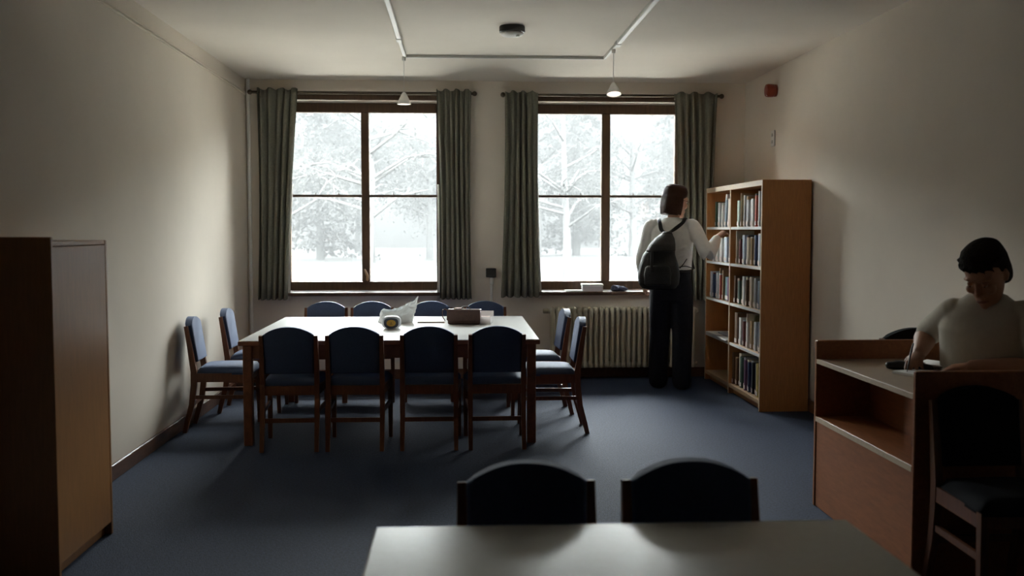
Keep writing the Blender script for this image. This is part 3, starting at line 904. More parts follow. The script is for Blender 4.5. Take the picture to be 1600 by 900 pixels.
# ------------------------------------------------------------------ things on the window sill
SZ = .845
sheet('paper_sheets', (1.13, 9.66), .17, .12, SZ, .05, PAPER, 'loose white sheets on the window sill beside the white box', 'paper', th=.012)
wb = thing('white_box', (1.32, 9.66, SZ), 'low white box lying on the window sill', 'box')
b = new(); box(b, 1.21, 1.41, 9.60, 9.72, SZ, SZ + .052, .004, 1); obj('box_body', b, mat('box_grey', (.52, .50, .52), .7), wb)
b = new(); box(b, 1.206, 1.414, 9.596, 9.724, SZ + .052, SZ + .072, .004, 1); obj('lid', b, WHITE, wb)
b = new(); blob(b, (1.575, 9.66, SZ + .022), (.085, .05, .028), 20); blob(b, (1.53, 9.65, SZ + .03), (.04, .035, .024), 16)
crumple(b, .016, 22, 9)
for v in b.verts: v.co.z = max(v.co.z, SZ)
tag(obj('knitted_gloves', b, mat('gloves_navy', (.07, .08, .14), .9, .9, 30), None, True), 'crumpled dark blue gloves on the window sill', 'gloves')

# ------------------------------------------------------------------ people
def remesh(bm, name, m, parent, voxel=.006, smooth=3, world=True):
    """joins closed shapes into one continuous skin"""
    me = bpy.data.meshes.new(name + '_source')
    bmesh.ops.recalc_face_normals(bm, faces=bm.faces)
    bm.to_mesh(me); bm.free()
    tmp = bpy.data.objects.new(name + '_source', me)
    COL.objects.link(tmp)
    md = tmp.modifiers.new('r', 'REMESH'); md.mode = 'VOXEL'; md.voxel_size = voxel; md.use_smooth_shade = True
    if smooth:
        sm = tmp.modifiers.new('s', 'SMOOTH'); sm.iterations = smooth; sm.factor = .5
    dg = bpy.context.evaluated_depsgraph_get()
    dg.update()
    res = bpy.data.meshes.new_from_object(tmp.evaluated_get(dg))
    bpy.data.objects.remove(tmp)
    bpy.data.meshes.remove(me)
    res.name = name
    b = new(); b.from_mesh(res)
    bpy.data.meshes.remove(res)
    return obj(name, b, m, parent, True, world=world, normals=False)

def rings(bm, T, lst, n=28, p=1.0):
    """stack of horizontal rings (z, half width, front, back, [side offset]) in a local frame T(r, f, z)"""
    R_ = []
    for q in lst:
        z, w, fr, bk = q[:4]
        so = q[4] if len(q) > 4 else 0
        c, h = (fr + bk) / 2, (fr - bk) / 2
        row = []
        for k in range(n):
            a = 2 * PI * k / n
            cx, sy = math.cos(a), math.sin(a)
            row.append(bm.verts.new(T(so + w * math.copysign(abs(cx) ** p, cx), c + h * math.copysign(abs(sy) ** p, sy), z)))
        R_.append(row)
    for a_, b_ in zip(R_, R_[1:]):
        for k in range(n):
            bm.faces.new((a_[k], a_[(k + 1) % n], b_[(k + 1) % n], b_[k]))
    bm.faces.new(list(reversed(R_[0]))); bm.faces.new(R_[-1])

HEADR = [(-.128, .022, .070, .025), (-.118, .040, .082, .0), (-.098, .054, .090, -.03), (-.07, .062, .091, -.055), (-.04, .068, .089, -.078), (-.01, .073, .088, -.090), (.02, .076, .086, -.097), (.055, .078, .090, -.100), (.085, .072, .080, -.094), (.108, .056, .060, -.076), (.122, .034, .036, -.05), (.128, .012, .012, -.02)]
def head(bm, T, sc=1.0):
    def S(r, f, z): return T(r * sc, f * sc, z * sc)
    rings(bm, S, HEADR, 28)
    # nose, brow ridge, lips, chin, ears
    tube(bm, [S(0, .084, .022), S(0, .096, -.005), S(0, .108, -.028), S(0, .100, -.040)], [.009 * sc, .011 * sc, .014 * sc, .010 * sc], 10)
    for s in (-1, 1):
        blob(bm, S(s * .013, .094, -.036), .009 * sc, 8)
        tube(bm, [S(s * .012, .087, .034), S(s * .035, .085, .040), S(s * .056, .070, .034)], [.008 * sc, .009 * sc, .007 * sc], 8)
        tube(bm, [S(s * .078, -.008, -.022), S(s * .086, -.020, .002), S(s * .083, -.014, .026)], [(.008 * sc, .013 * sc)] * 3, 8, (1, 0, 0))
        blob(bm, S(s * .045, .070, -.02), .022 * sc, 10)
    tube(bm, [S(-.022, .087, -.070), S(0, .095, -.068), S(.022, .087, -.070)], .0065 * sc, 8)
    tube(bm, [S(-.018, .087, -.079), S(0, .094, -.080), S(.018, .087, -.079)], .007 * sc, 8)
    blob(bm, S(0, .078, -.108), .022 * sc, 10)

def face_parts(T, parent, sc, lipm, skinm):
    def S(r, f, z): return T(r * sc, f * sc, z * sc)
    for s in (-1, 1):
        b = new(); blob(b, S(s * .032, .0805, .013), .0112 * sc, 12); e = obj('eye', b, mat('eye_white', (.42, .40, .36), .4), parent, True)
        b = new(); blob(b, S(s * .032, .0812, .0175), (.0132 * sc, .0132 * sc, .0125 * sc), 12); obj('eyelid', b, skinm, parent, True)
        b = new(); blob(b, S(s * .032, .0885, .0085), .0048 * sc, 10); obj('iris', b, mat('iris_brown', (.05, .03, .02), .3), e, True)
    b = new(); tube(b, [S(-.024, .0885, -.0735), S(-.01, .0985, -.072), S(.01, .0985, -.072), S(.024, .0885, -.0735)], [.003 * sc, .0055 * sc, .0055 * sc, .003 * sc], 8)
    obj('lips', b, lipm, parent, True)

def hand(bm, wrist, d, n, sc=1.0, curl=.35, thumb=1, spread=.10, curls=None):
    """five separate fingers; d points along the hand, n out of the back of the hand, thumb = side sign"""
    d = Vector(d).normalized()
    n = Vector(n); n = (n - d * n.dot(d)).normalized()
    s = d.cross(n) * thumb
    w = Vector(wrist)
    P = lambda a, b_, c: w + (d * a + s * b_ + n * c) * sc
    tube(bm, [P(-.03, 0, 0), P(.01, 0, 0), P(.045, 0, .002), P(.085, 0, .002)], [(.026 * sc, .021 * sc), (.029 * sc, .018 * sc), (.038 * sc, .0155 * sc), (.038 * sc, .0125 * sc)], 14, tuple(s))
    for k, (off, L, r) in enumerate(((.028, .072, .0088), (.0095, .080, .0092), (-.0095, .075, .0088), (-.028, .060, .0078))):
        c0 = (curls[k] if curls else curl)
        p = P(.078 - .004 * k, off, .003)
        dirv = (d + s * (off * spread / .028)).normalized()
        pts = [p]
        ax = dirv.cross(n).normalized()
        cur = dirv
        for j, seg in enumerate((.45, .31, .24)):
            cur = Matrix.Rotation(-c0 * (.8 + .35 * j), 3, ax) @ cur
            p = p + cur * (L * seg * sc)
            pts.append(p)
        tube(bm, pts, [r * sc, r * .95 * sc, r * .88 * sc, r * .74 * sc], 8, tuple(s))
    tube(bm, [P(.016, .022, -.004), P(.040, .046, -.012), P(.066, .052, -.022), P(.088, .046, -.030)], [.0125 * sc, .011 * sc, .0098 * sc, .008 * sc], 8, tuple(n))

def limb(bm, pts, rad, n=14, ref=(1, 0, 0)):
    """smooth tapered limb through the joints"""
    pts = [Vector(p) for p in pts]
    P, R_ = [], []
    for i in range(len(pts) - 1):
        p0, p1, p2, p3 = pts[max(i - 1, 0)], pts[i], pts[i + 1], pts[min(i + 2, len(pts) - 1)]
        for k in range(5):
            t = k / 5
            P.append(0.5 * ((2 * p1) + (p2 - p0) * t + (2 * p0 - 5 * p1 + 4 * p2 - p3) * t * t + (3 * p1 - p0 - 3 * p2 + p3) * t ** 3))
            a, b_ = rad[i], rad[i + 1]
            if not isinstance(a, tuple): a = (a, a)
            if not isinstance(b_, tuple): b_ = (b_, b_)
            R_.append((a[0] + (b_[0] - a[0]) * t, a[1] + (b_[1] - a[1]) * t))
    P.append(pts[-1]); R_.append(rad[-1] if isinstance(rad[-1], tuple) else (rad[-1], rad[-1]))
    tube(bm, P, R_, n, ref)

def frame_T(base, yaw):
    """local (right, forward, up) to world; yaw 0 faces +Y, positive turns to +X"""
    c, s = math.cos(yaw), math.sin(yaw)
    def T(r, f, z): return Vector((base[0] + r * c + f * s, base[1] - r * s + f * c, base[2] + z))
    return T
def head_T(centre, yaw, pitch, roll=0.0):
    M = Matrix.Rotation(-yaw, 3, 'Z') @ Matrix.Rotation(-pitch, 3, 'X') @ Matrix.Rotation(roll, 3, 'Y')
    c = Vector(centre)
    return lambda r, f, z: c + M @ Vector((r, f, z))

SWEAT = mat('white_sweater', (.80, .80, .78), .9, .05, 30, .35, 380, spec=.15, sheen=.2)
TROUS = mat('dark_trousers', (.018, .019, .026), .85, .2, 40, .2, 300, spec=.15)
BOOT = mat('black_boots', (.013, .012, .011), .5)
HAIRB = mat('brown_hair', (.040, .016, .009), .65, .45, 60, .5, 120, stretch=(6, 6, .6), spec=.15)
HAIRD = mat('dark_hair', (.016, .010, .006), .8, .4, 60, .5, 110, spec=.12)
PACK = mat('backpack_black', (.013, .012, .011), .55, .3, 14, .3, 60)

# ---- standing person at the bookcase, back to the viewer
YAW = math.radians(16)
T = frame_T((1.935, 8.93, 0), YAW)
pw = thing('person', (1.94, 8.93, 0), 'person in white sweater and dark trousers reaching to the bookcase, backpack on', 'person', 'people')
sh_r = T(.185, -.01, 1.475); el_r = Vector((2.205, 8.70, 1.225)); wr_r = Vector((2.318, 8.80, 1.372))
sh_l = T(-.185, .0, 1.475); el_l = T(-.262, -.02, 1.18); wr_l = T(-.255, .10, .95)
b = new()
HT = head_T(T(.035, .035, 1.698), YAW + math.radians(54), math.radians(12))
head(b, HT, 1.04)
limb(b, [T(0, -.012, 1.44), T(.008, -.005, 1.52), T(.022, .015, 1.60), T(.03, .03, 1.66)], [.075, .056, .052, .052], 16)
rings(b, T, [(.84, .16, .10, -.11), (.95, .17, .11, -.125), (1.05, .145, .10, -.10), (1.15, .14, .10, -.09), (1.28, .16, .12, -.10), (1.38, .175, .125, -.105), (1.45, .165, .09, -.09), (1.50, .09, .06, -.06)])
limb(b, [sh_r, el_r, wr_r], [.052, .040, .027])
limb(b, [sh_l, el_l, wr_l], [.052, .040, .027])
hd = Vector((2.412, 8.865, 1.436)) - wr_r
hand(b, wr_r + hd.normalized() * .02, hd, (-.35, -.45, .8), .98, .42, -1)
hand(b, wr_l, T(-.255, .16, .86) - wr_l, T(-1, 0, 0) - T(0, 0, 0), .98, .5, -1)
for s, fx, ff in ((-1, -.115, .02), (1, .105, -.02)):
    limb(b, [T(s * .085, 0, .88), T(s * .095, ff * .5 + .01, .50), T(fx, ff, .10)], [.085, .056, .042])
remesh(b, 'body', SKIN, pw, .0055, 3)
face_parts(HT, pw, 1.04, mat('lips_pink', (.40, .16, .13), .5), SKIN)
# sweater
b = new()
rings(b, T, [(1.075, .176, .135, -.135), (1.09, .180, .142, -.142), (1.16, .182, .142, -.140), (1.26, .188, .148, -.140), (1.36, .198, .150, -.140), (1.43, .195, .125, -.125), (1.48, .165, .098, -.102), (1.52, .108, .075, -.085), (1.548, .074, .066, -.072), (1.556, .066, .058, -.066)], 32, .92)
limb(b, [T(.12, -.01, 1.47), sh_r, (sh_r + el_r) / 2 + Vector((.005, -.01, -.01)), el_r, (el_r + wr_r) / 2 + Vector((.0, .0, -.008)), wr_r - (wr_r - el_r) * .10], [.064, .066, .064, .062, .056, .043], 18)
limb(b, [T(-.12, 0, 1.47), sh_l, (sh_l + el_l) / 2, el_l, (el_l + wr_l) / 2, wr_l], [.064, .066, .064, .060, .052, .042], 18)
for z0, z1, r_ in ((1.33, 1.24, .011), (1.25, 1.18, .010), (1.16, 1.12, .012)):   # soft folds
    tube(b, [T(.172, -.04, z0), T(.12, -.120, (z0 + z1) / 2), T(.02, -.138, z1)], [.008, r_, .005], 8)
ow = remesh(b, 'sweater', SWEAT, pw, .007, 5); ow['label'] = 'white knitted sweater'
# trousers
b = new()
rings(b, T, [(.80, .180, .10, -.135), (.88, .188, .12, -.150), (.96, .186, .125, -.145), (1.04, .172, .125, -.132), (1.095, .165, .125, -.125)], 30, .95)
for s, fx, ff in ((-1, -.112, .02), (1, .102, -.02)):
    limb(b, [T(s * .090, -.008, .90), T(s * .096, -.002, .70), T(s * .102, ff * .4 + .012, .50), T(fx, ff * .8 - .012, .28), T(fx, ff - .008, .075)], [(.106, .118), (.102, .104), (.092, .092), (.088, .090), (.086, .088)], 20, tuple(T(1, 0, 0) - T(0, 0, 0)))
ow = remesh(b, 'trousers', TROUS, pw, .008, 4); ow['label'] = 'dark navy trousers'
b = new(); rings(b, T, [(1.062, .176, .132, -.137), (1.066, .179, .135, -.140), (1.096, .179, .135, -.140), (1.10, .176, .132, -.137)], 32, .95); obj('belt', b, mat('belt_black', (.015, .014, .012), .5), pw, True)
for fx, ff, ya in ((-.118, .02, -.10), (.108, -.02, .25)):
    b = new()
    F = frame_T(T(fx, ff, 0), YAW + ya)
    limb(b, [F(0, -.02, .16), F(0, -.022, .08), F(0, -.02, .05)], [.052, .05, .05])
    rings(b, F, [(.004, .046, .20, -.075), (.02, .050, .205, -.08), (.045, .049, .195, -.08), (.07, .044, .15, -.078), (.095, .040, .09, -.074)], 24)
    o = remesh(b, 'boot', BOOT, pw, .007, 3)
# hair: chin length bob
b = new()
HH = head_T(T(.035, .035, 1.698) , YAW + math.radians(54), math.radians(8))
rings(b, HH, [(.152, .03, .02, -.06), (.145, .062, .060, -.095), (.125, .088, .082, -.118), (.09, .104, .094, -.130), (.05, .110, .088, -.134), (.02, .113, .040, -.134), (-.03, .117, .025, -.134), (-.08, .118, .02, -.128), (-.118, .112, .012, -.116), (-.128, .104, .004, -.108)], 32)
for k in range(26):
    a = PI * (k / 25) * 1.15 + PI * .925
    w_ = Vector((math.cos(a) * .113, math.sin(a) * .098 - .030, 0))
    tube(b, [HH(w_.x * .8, w_.y * .8, .10), HH(w_.x * 1.02, w_.y * 1.02, .03), HH(w_.x * 1.05, w_.y * 1.04, -.06), HH(w_.x * 1.0, w_.y * .98, -.122 - .003 * math.sin(k * 2.1))], [.008, .010, .010, .006], 6)
remesh(b, 'hair', HAIRB, pw, .0055, 2)
# glasses temple just visible beside the face
b = new(); tube(b, [HT(.082, .0, .012), HT(.083, .05, .014), HT(.070, .092, .014)], .0022, 6); obj('glasses', b, DARK, pw, True)

# ---- backpack, hanging on both shoulders and slid to the left side
bp = thing('backpack', (1.76, 8.72, .92), 'black drawstring backpack worn by the person at the bookcase', 'bag')
B = frame_T((1.775, 8.715, .915), YAW)
b = new()
rings(b, B, [(.0, .10, .085, -.06), (.008, .145, .10, -.08), (.05, .178, .108, -.10), (.13, .186, .11, -.112), (.22, .172, .11, -.108), (.31, .142, .105, -.090), (.39, .110, .10, -.070, .03), (.45, .078, .09, -.045, .05), (.49, .056, .08, -.02, .062), (.515, .035, .07, .0, .07)], 30, .9)
remesh(b, 'pack_body', PACK, bp, .008, 4)
b = new()
rings(b, B, [(.04, .10, -.09, -.12), (.05, .115, -.085, -.145), (.15, .118, -.085, -.155), (.20, .108, -.09, -.148), (.215, .09, -.09, -.13)], 24, .7)
remesh(b, 'front_pocket', PACK, bp, .007, 2)
b = new()
rings(b, B, [(.335, .120, .06, -.118, .015), (.345, .130, .06, -.125, .017), (.40, .116, .07, -.108, .03), (.455, .088, .08, -.068, .048), (.49, .055, .08, -.03, .06)], 24)
remesh(b, 'flap', PACK, bp, .007, 2)
b = new(); tube(b, [B(-.05, -.125, .345), B(-.05, -.165, .25), B(-.05, -.162, .16)], [(.012, .003)] * 3, 8, tuple(B(1, 0, 0) - B(0, 0, 0))); obj('closure_strap', b, BOOT, bp, True)
top = B(.068, .045, .50)
RV = tuple(T(1, 0, 0) - T(0, 0, 0))
for s in (-1, 1):
    b = new()
    limb(b, [top, T(s * .05 - .03, -.155, 1.44), T(s * .10, -.118, 1.505), T(s * .118, -.03, 1.545), T(s * .12, .07, 1.50), T(s * .125, .152, 1.38), T(s * .15, .15, 1.22), T(s * .19, .06, 1.09)], [(.018, .007)] * 8, 10, RV)
    obj('shoulder_strap', b, PACK, bp, True)
b = new(); limb(b, [T(.198, .05, 1.09), T(.19, -.06, 1.10), T(.13, -.135, 1.12), T(.06, -.158, 1.105), T(-.02, -.15, 1.06)], [(.004, .009)] * 5, 8, (0, 0, 1)); obj('lower_strap', b, PACK, bp, True)
b = new(); tube(b, [T(.085, -.155, 1.105), T(.115, -.175, 1.14), T(.145, -.17, 1.185)], [(.004, .008)] * 3, 8, RV); obj('strap_end', b, PACK, bp, True)

# ---- seated person at the desk
YM = math.radians(180 + 45)      # faces the viewer's left: -X, -Y
MB = (2.46, 4.50, 0)
U = frame_T(MB, YM)
pm = thing('person', (2.50, 4.52, 0), 'seated dark haired person in a pale short sleeved top writing at the desk', 'person', 'people')
rs = Vector((2.35, 4.59, 1.06)); re_ = Vector((2.325, 4.80, .93)); rw = Vector((2.215, 4.64, .862))
ls = Vector((2.595, 4.345, 1.06)); le = Vector((2.56, 4.20, .845)); lw = Vector((2.335, 4.375, .828))
b = new()
MHT = head_T(U(-.02, .085, 1.238), YM + math.radians(10), math.radians(36))
head(b, MHT, 1.04)
limb(b, [U(0, -.03, 1.05), U(0, -.01, 1.12), U(0, .03, 1.185), U(0, .05, 1.235)], [.085, .066, .062, .060], 16)
rings(b, U, [(.46, .18, .10, -.14), (.52, .18, .12, -.14), (.62, .165, .13, -.11), (.75, .165, .135, -.10), (.90, .175, .135, -.10), (1.0, .18, .13, -.10), (1.07, .16, .09, -.09), (1.12, .09, .06, -.06)])
limb(b, [rs, re_, (re_ * .6 + rw * .4), rw], [.055, .052, .051, .034])
limb(b, [ls, le, (le * .6 + lw * .4), lw], [.055, .047, .045, .030])
hand(b, rw, (-.52, -.58, -.34), (-.25, -.1, .9), 1.08, .4, 1, .06, [.30, .38, .55, .65])
hand(b, lw, (-.86, .42, -.14), (-.1, -.1, 1), 1.0, .22, -1, .12)
for s in (-1, 1):
    limb(b, [U(s * .09, -.02, .54), U(s * .10, .20, .55), U(s * .105, .37, .53), U(s * .105, .37, .30), U(s * .105, .34, .09)], [.085, .078, .06, .055, .042])
remesh(b, 'body', SKINM, pm, .006, 3)
face_parts(MHT, pm, 1.04, mat('lips_brown', (.28, .12, .09), .5), SKINM)
TEE = mat('pale_tee', (.56, .52, .44), .9, .05, 30, .2, 300, spec=.15)
b = new()
rings(b, U, [(.50, .20, .14, -.16), (.52, .205, .15, -.165), (.62, .195, .158, -.145), (.75, .190, .160, -.13), (.88, .196, .158, -.13), (.98, .205, .150, -.13), (1.04, .195, .125, -.12), (1.085, .165, .10, -.105), (1.115, .125, .088, -.092), (1.138, .094, .080, -.084), (1.15, .078, .074, -.078)], 32, .92)
limb(b, [U(-.11, 0, 1.055), ls, (ls + le) / 2, le + (ls - le) * .12], [.062, .066, .066, .066], 18)
limb(b, [U(.11, 0, 1.055), rs, (rs + re_) / 2, re_ + (rs - re_) * .12], [.062, .066, .066, .066], 18)
o = remesh(b, 'shirt', TEE, pm, .008, 5); o['label'] = 'pale short sleeved top'
b = new()
rings(b, U, [(.455, .195, .10, -.16), (.48, .20, .13, -.165), (.56, .195, .15, -.155), (.62, .18, .14, -.13)], 28)
for s in (-1, 1):
    limb(b, [U(s * .095, -.02, .545), U(s * .105, .20, .555), U(s * .11, .37, .535), U(s * .11, .385, .32), U(s * .11, .36, .09)], [.098, .092, .078, .072, .068], 18)
remesh(b, 'trousers', TROUS, pm, .009, 4)
for s in (-1, 1):
    F = frame_T(U(s * .105, .35, 0), YM)
    b = new(); limb(b, [F(0, -.02, .13), F(0, -.02, .05)], [.05, .048])
    rings(b, F, [(.004, .046, .19, -.075), (.02, .050, .195, -.08), (.045, .049, .185, -.08), (.07, .044, .14, -.078), (.095, .040, .09, -.074)], 24)
    remesh(b, 'shoe', BOOT, pm, .008, 3)
# short thick hair
b = new()
MH = MHT
S_ = 1.05
def HS(r, f, z): return MH(r * S_, f * S_, z * S_)
rings(b, HS, [(.152, .03, .03, -.05), (.145, .058, .062, -.085), (.125, .080, .082, -.110), (.10, .088, .088, -.118), (.082, .090, .074, -.120), (.065, .091, .056, -.121), (.03, .090, .042, -.120), (.0, .088, .022, -.118), (-.03, .084, .004, -.112), (-.055, .076, -.015, -.104), (-.075, .062, -.03, -.092)], 30)
rh = random.Random(4)
for k in range(60):
    a = rh.uniform(0, 2 * PI); e_ = rh.uniform(.35, 1.45)
    d_ = Vector((math.cos(a) * math.cos(e_) * .092, math.sin(a) * math.cos(e_) * .108 - .012, .055 + math.sin(e_) * .093))
    if d_.z < .09: continue
    tube(b, [HS(*(d_ * .93)), HS(d_.x * 1.03 + rh.uniform(-.012, .012), d_.y * 1.03 + .014, d_.z * 1.02)], [.013, .007], 6)
for k in range(15):
    u = -1 + k / 7
    tube(b, [HS(u * .066, .076 - .02 * u * u, .10), HS(u * .070, .084 - .024 * u * u, .082), HS(u * .072 + .004 * (k % 3 - 1), .084 - .026 * u * u, .068 + .009 * (k % 3))], [.009, .007, .003], 6)
remesh(b, 'hair', HAIRD, pm, .006, 2)
# the pen in the writing hand
pn = Vector((-.30, -.42, -.50)).normalized()
tip = Vector((2.088, 4.500, DZ + .0135))
b = new(); tube(b, [tip, tip + Vector((.040, .060, .060)), tip + Vector((.080, .115, .115))], [.002, .0042, .0042], 8)
tag(obj('pen', b, DARK, None, True), 'slim dark pen held in the writing hand', 'pen')

# ------------------------------------------------------------------ outdoors
LAWN = mat('lawn_grass', (.0118, .0119, .0116), .95, .12, .4)
bm = new()
NXg, NYg = 30, 24
G = []
def gz(x, y): return -.62 + max(0, y - 30) * .004 + .12 * math.sin(x * .21) * math.sin(y * .13)
for j in range(NYg + 1):
    y = 9.98 + (150 - 9.98) * (j / NYg) ** 1.6
    G.append([bm.verts.new((-70 + 140 * i / NXg, y, gz(-70 + 140 * i / NXg, y))) for i in range(NXg + 1)])
for a_, c_ in zip(G, G[1:]):
    for i in range(NXg): bm.faces.new((a_[i], a_[i + 1], c_[i + 1], c_[i]))
o = struct('lawn', bm, LAWN, None, True, 'pale lawn outside the windows')

def leafmat(name, col):
    m = bpy.data.materials.new(name)
    m.use_nodes = True
    nt = m.node_tree
    nt.nodes.clear()
    out = nt.nodes.new('ShaderNodeOutputMaterial')
    mx = nt.nodes.new('ShaderNodeMixShader'); mx.inputs[0].default_value = .5
    df = nt.nodes.new('ShaderNodeBsdfDiffuse'); tl = nt.nodes.new('ShaderNodeBsdfTranslucent')
    tc = nt.nodes.new('ShaderNodeTexCoord'); nz = nt.nodes.new('ShaderNodeTexNoise'); nz.inputs['Scale'].default_value = 1.1
    rp = nt.nodes.new('ShaderNodeValToRGB')
    rp.color_ramp.elements[0].color = (*[c * .8 for c in col], 1)
    rp.color_ramp.elements[1].color = (*[c * 1.2 for c in col], 1)
    nt.links.new(tc.outputs['Object'], nz.inputs['Vector'])
    nt.links.new(nz.outputs['Fac'], rp.inputs['Fac'])
    nt.links.new(rp.outputs['Color'], df.inputs['Color'])
    nt.links.new(rp.outputs['Color'], tl.inputs['Color'])
    nt.links.new(df.outputs[0], mx.inputs[1]); nt.links.new(tl.outputs[0], mx.inputs[2])
    nt.links.new(mx.outputs[0], out.inputs['Surface'])
    return m
BARK = mat('bark_pale', (.052, .052, .0515), .9, .2, 6)
BARKD = mat('bark_grey', (.045, .045, .0445), .9, .2, 6)
LEAFA = leafmat('foliage_pale', (.060, .0615, .060))
LEAFB = leafmat('foliage_grey_green', (.053, .0545, .054))
LEAFC = leafmat('foliage_silver', (.062, .063, .062))

# wooded hillside far behind
bm = new()
Gh = []
for j in range(30):
    t = j / 29
    y = 94 + 70 * t
    Gh.append([bm.verts.new((-120 + 240 * i / 90, y, -1 + 34 * t ** .8 + 2.2 * noise.noise(Vector((i * .55, j * .8, 0))) + 1.2 * noise.noise(Vector((i * 1.3, j * 1.9, 5))))) for i in range(91)])
for a_, c_ in zip(Gh, Gh[1:]):
    for i in range(90): bm.faces.new((a_[i], a_[i + 1], c_[i + 1], c_[i]))
struct('hill', bm, mat('hill_wood', (.0110, .0112, .0110), .95, .3, .22), None, True, 'wooded hillside beyond the lawn')
bm = new(); box(bm, -14, 16, 9.98, 15.5, -.9, -.50)  # unseen pale ground added to throw daylight up onto the ceiling
struct('bounce_ground', bm, mat('bounce_gravel', (.42, .40, .37), .95, .15, 30), None, False, 'unseen pale ground added to bounce daylight indoors')

def leaf(vs_, fs_, p, size, rnd):
    a = rnd.uniform(0, 2 * PI); t = rnd.uniform(-1, 1)
    q = math.sqrt(1 - t * t)
    u = Vector((q * math.cos(a), q * math.sin(a), t))
    w = u.cross(Vector((rnd.uniform(-1, 1), rnd.uniform(-1, 1), rnd.uniform(-1, 1)))).normalized()
    n_ = u.cross(w) * size * .15
    i = len(vs_)
    s = size * rnd.uniform(.6, 1.25)
    vs_ += [p - u * s * .5, p + w * s * .28 + n_, p + u * s * .5, p - w * s * .28 + n_]
    fs_ += [(i, i + 1, i + 2), (i, i + 2, i + 3)]

def mesh_from(name, vs_, fs_, m, parent):
    me = bpy.data.meshes.new(name)
    me.from_pydata([tuple(v) for v in vs_], [], fs_)
    me.materials.append(m)
    o = bpy.data.objects.new(name, me); COL.objects.link(o); o.parent = parent
    return o

def broadleaf(h, spread, seed, nl, lsize, lm, bmat_):
    rnd = random.Random(seed)
    r = thing('broadleaf_tree', (0, 0, 0), 'tree', 'tree', 'trees outside the windows')
    b = new()
    tr = [Vector((0, 0, 0)), Vector((rnd.uniform(-.1, .1), 0, h * .2)), Vector((rnd.uniform(-.3, .3), rnd.uniform(-.2, .2), h * .45)), Vector((rnd.uniform(-.5, .5), rnd.uniform(-.3, .3), h * .9))]
    tube(b, tr, [h * .022, h * .018, h * .014, h * .004], 8)
    obj('trunk', b, bmat_, r, True, world=False)
    b = new()
    tips = []
    for k in range(16):
        t = rnd.uniform(.18, .85)
        base = tr[1].lerp(tr[2], (t - .18) / .3) if t < .48 else tr[2].lerp(tr[3], (t - .48) / .42)
        a = rnd.uniform(0, 2 * PI)
        L = spread * rnd.uniform(.6, 1.05) * (1.1 - .5 * t)
        d = Vector((math.cos(a), math.sin(a), rnd.uniform(.15, .7)))
        p1 = base + d * L * .5 + Vector((0, 0, rnd.uniform(-.1, .15) * L))
        p2 = base + d * L + Vector((0, 0, rnd.uniform(-.35, .1) * L))
        tube(b, [base, p1, p2], [h * .008, h * .005, h * .0015], 5)
        tips += [base.lerp(p1, .7), p1, p1.lerp(p2, .5), p2]
        for q in range(4):
            o0 = p1.lerp(p2, rnd.uniform(0, .8))
            e = o0 + Vector((rnd.uniform(-1, 1), rnd.uniform(-1, 1), rnd.uniform(-.7, .5))) * L * .4
            tube(b, [o0, o0.lerp(e, .5) + Vector((0, 0, .05 * L)), e], [h * .003, h * .002, h * .0008], 4)
            tips += [o0.lerp(e, .6), e]
    obj('branches', b, bmat_, r, True, world=False)
    vs_, fs_ = [], []
    for k in range(nl):
        c = rnd.choice(tips)
        leaf(vs_, fs_, c + Vector((rnd.gauss(0, 1), rnd.gauss(0, 1), rnd.gauss(0, .7))) * spread * .14, lsize, rnd)
    mesh_from('crown', vs_, fs_, lm, r)
    return r

def conifer(h, spread, seed, nl, lm, bmat_):
    rnd = random.Random(seed)
    r = thing('conifer_tree', (0, 0, 0), 'tree', 'tree', 'trees outside the windows')
    b = new(); tube(b, [(0, 0, 0), (0, 0, h * .5), (0, 0, h)], [h * .017, h * .011, h * .002], 8); obj('trunk', b, bmat_, r, True, world=False)
    b = new()
    vs_, fs_ = [], []
    nb = 90
    br = []
    for k in range(nb):
        t = .05 + .94 * k / nb
        a = k * 2.4 + rnd.uniform(-.3, .3)
        L = spread * (1 - t) ** .8 * rnd.uniform(.7, 1.1) + .15
        p0 = Vector((0, 0, h * t)); p1 = p0 + Vector((math.cos(a) * L * .55, math.sin(a) * L * .55, .02 * L)); p2 = p0 + Vector((math.cos(a) * L, math.sin(a) * L, -.22 * L))
        tube(b, [p0, p1, p2], [h * .003, h * .002, h * .0008], 4)
        br.append((p0, p1, p2, L))
    obj('branches', b, bmat_, r, True, world=False)
    for k in range(nl):
        p0, p1, p2, L = rnd.choice(br)
        u = rnd.random() ** .7
        c = p0.lerp(p1, u * 2) if u < .5 else p1.lerp(p2, u * 2 - 1)
        leaf(vs_, fs_, c + Vector((rnd.gauss(0, .10) * L, rnd.gauss(0, .10) * L, rnd.uniform(-.16, .02) * L)), .22 + .008 * h, rnd)
    mesh_from('crown', vs_, fs_, lm, r)
    return r

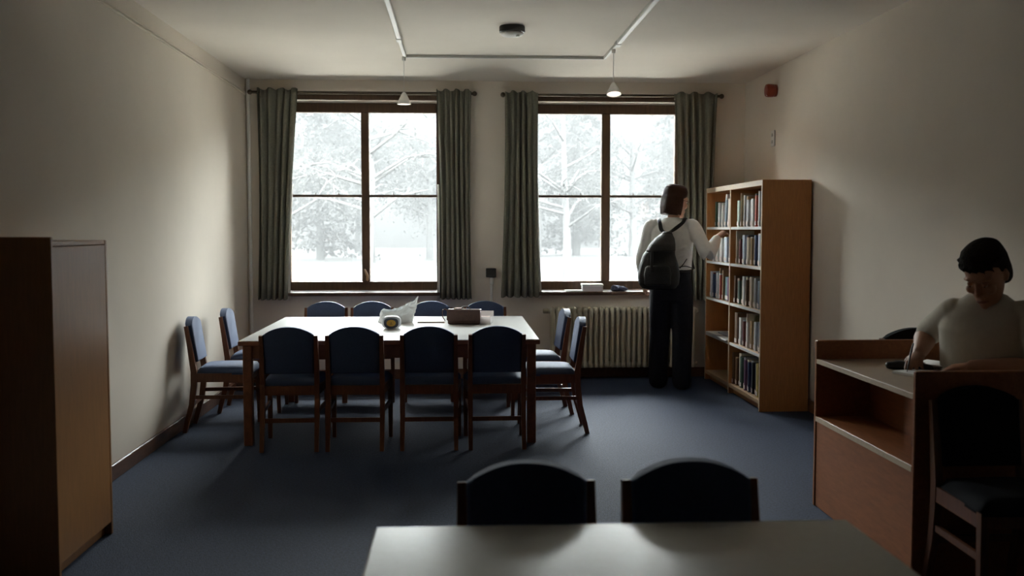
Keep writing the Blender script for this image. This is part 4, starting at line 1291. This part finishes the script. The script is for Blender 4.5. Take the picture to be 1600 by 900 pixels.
protos = {
    'a': broadleaf(11, 4.2, 3, 6500, .17, LEAFA, BARK), 'b': broadleaf(13, 4.8, 11, 7000, .19, LEAFB, BARKD),
    's': broadleaf(8.5, 3.4, 23, 3000, .11, LEAFC, BARK), 'c': conifer(17, 3.6, 5, 6000, LEAFB, BARKD), 'd': conifer(15, 3.2, 9, 5000, LEAFA, BARKD),
}
pused = set()
def plant(kind, x, y, rz, sc, lab):
    o = protos[kind] if kind not in pused else copy_tree(protos[kind])
    pused.add(kind)
    o.location = (x, y, gz(x, y) - .05); o.rotation_euler = (0, 0, rz); o.scale = (sc,) * 3
    o['label'] = lab
PLANT = [
    ('s', -3.0, 33, .4, 1.0, 'slender pale twiggy tree seen through the right panes of the left window'),
    ('s', -6.9, 40, 2.2, 1.1, 'slender pale twiggy tree seen through the left panes of the left window'),
    ('s', 4.6, 42, 1.2, 1.05, 'slender pale twiggy tree behind the left panes of the radiator window'),
    ('b', -5.2, 60, 0, 1.0, 'broad grey green tree at the lawn edge in the left window'),
    ('c', -9.0, 66, 1, 1.0, 'dark conifer at the outer edge of the left window view'),
    ('a', -1.8, 64, 2, 1.1, 'broad pale tree filling the right panes of the left window'),
    ('d', 1.6, 70, .7, 1.05, 'conifer hidden mostly behind the wall between the windows'),
    ('b', 5.4, 67, 2.6, 1.0, 'broad grey green tree in the left panes of the radiator window'),
    ('c', 8.6, 72, 3, 1.1, 'tall conifer behind the mullion of the radiator window'),
    ('a', 12.0, 68, 4, 1.15, 'broad pale tree in the right panes of the radiator window'),
    ('d', 15.8, 74, 2, 1.1, 'conifer at the outer right of the window view'),
    ('a', -13.5, 70, 1.3, 1.1, 'broad pale tree beyond the left side of the left window'),
    ('b', 19.8, 70, 1.9, 1.1, 'broad tree beyond the right side of the radiator window'),
]
PLANT += [
    ('b', -.4, 76, 1.1, .8, 'rounded grey green tree low in the right panes of the left window'),
    ('a', 3.4, 80, 3.3, .85, 'rounded pale tree near the inner edge of the radiator window'),
    ('a', 9.8, 82, 5.0, .9, 'rounded pale tree low in the right panes of the radiator window'),
    ('b', -8.0, 80, 4.0, .9, 'rounded grey green tree low in the left panes of the left window'),
]
for p in PLANT: plant(*p)

# thin grey volume added outdoors to wash out contrast, like overexposure
hm = bpy.data.materials.new('washout_volume')
hm.use_nodes = True
nt = hm.node_tree
nt.nodes.clear()
out = nt.nodes.new('ShaderNodeOutputMaterial')
sc_ = nt.nodes.new('ShaderNodeVolumeScatter'); sc_.inputs['Density'].default_value = .00105; sc_.inputs['Color'].default_value = (.97, .985, 1, 1)
ab_ = nt.nodes.new('ShaderNodeVolumeAbsorption'); ab_.inputs['Density'].default_value = .0125; ab_.inputs['Color'].default_value = (0, 0, 0, 1)
ad_ = nt.nodes.new('ShaderNodeAddShader')
nt.links.new(sc_.outputs[0], ad_.inputs[0]); nt.links.new(ab_.outputs[0], ad_.inputs[1])
nt.links.new(ad_.outputs[0], out.inputs['Volume'])
bm = new(); box(bm, -60, 64, 24, 93, -1.5, 13)
o = obj('washout_veil', bm, hm)
o['kind'] = 'stuff'; o['label'] = 'thin pale veil added over lawn and trees to wash out contrast'
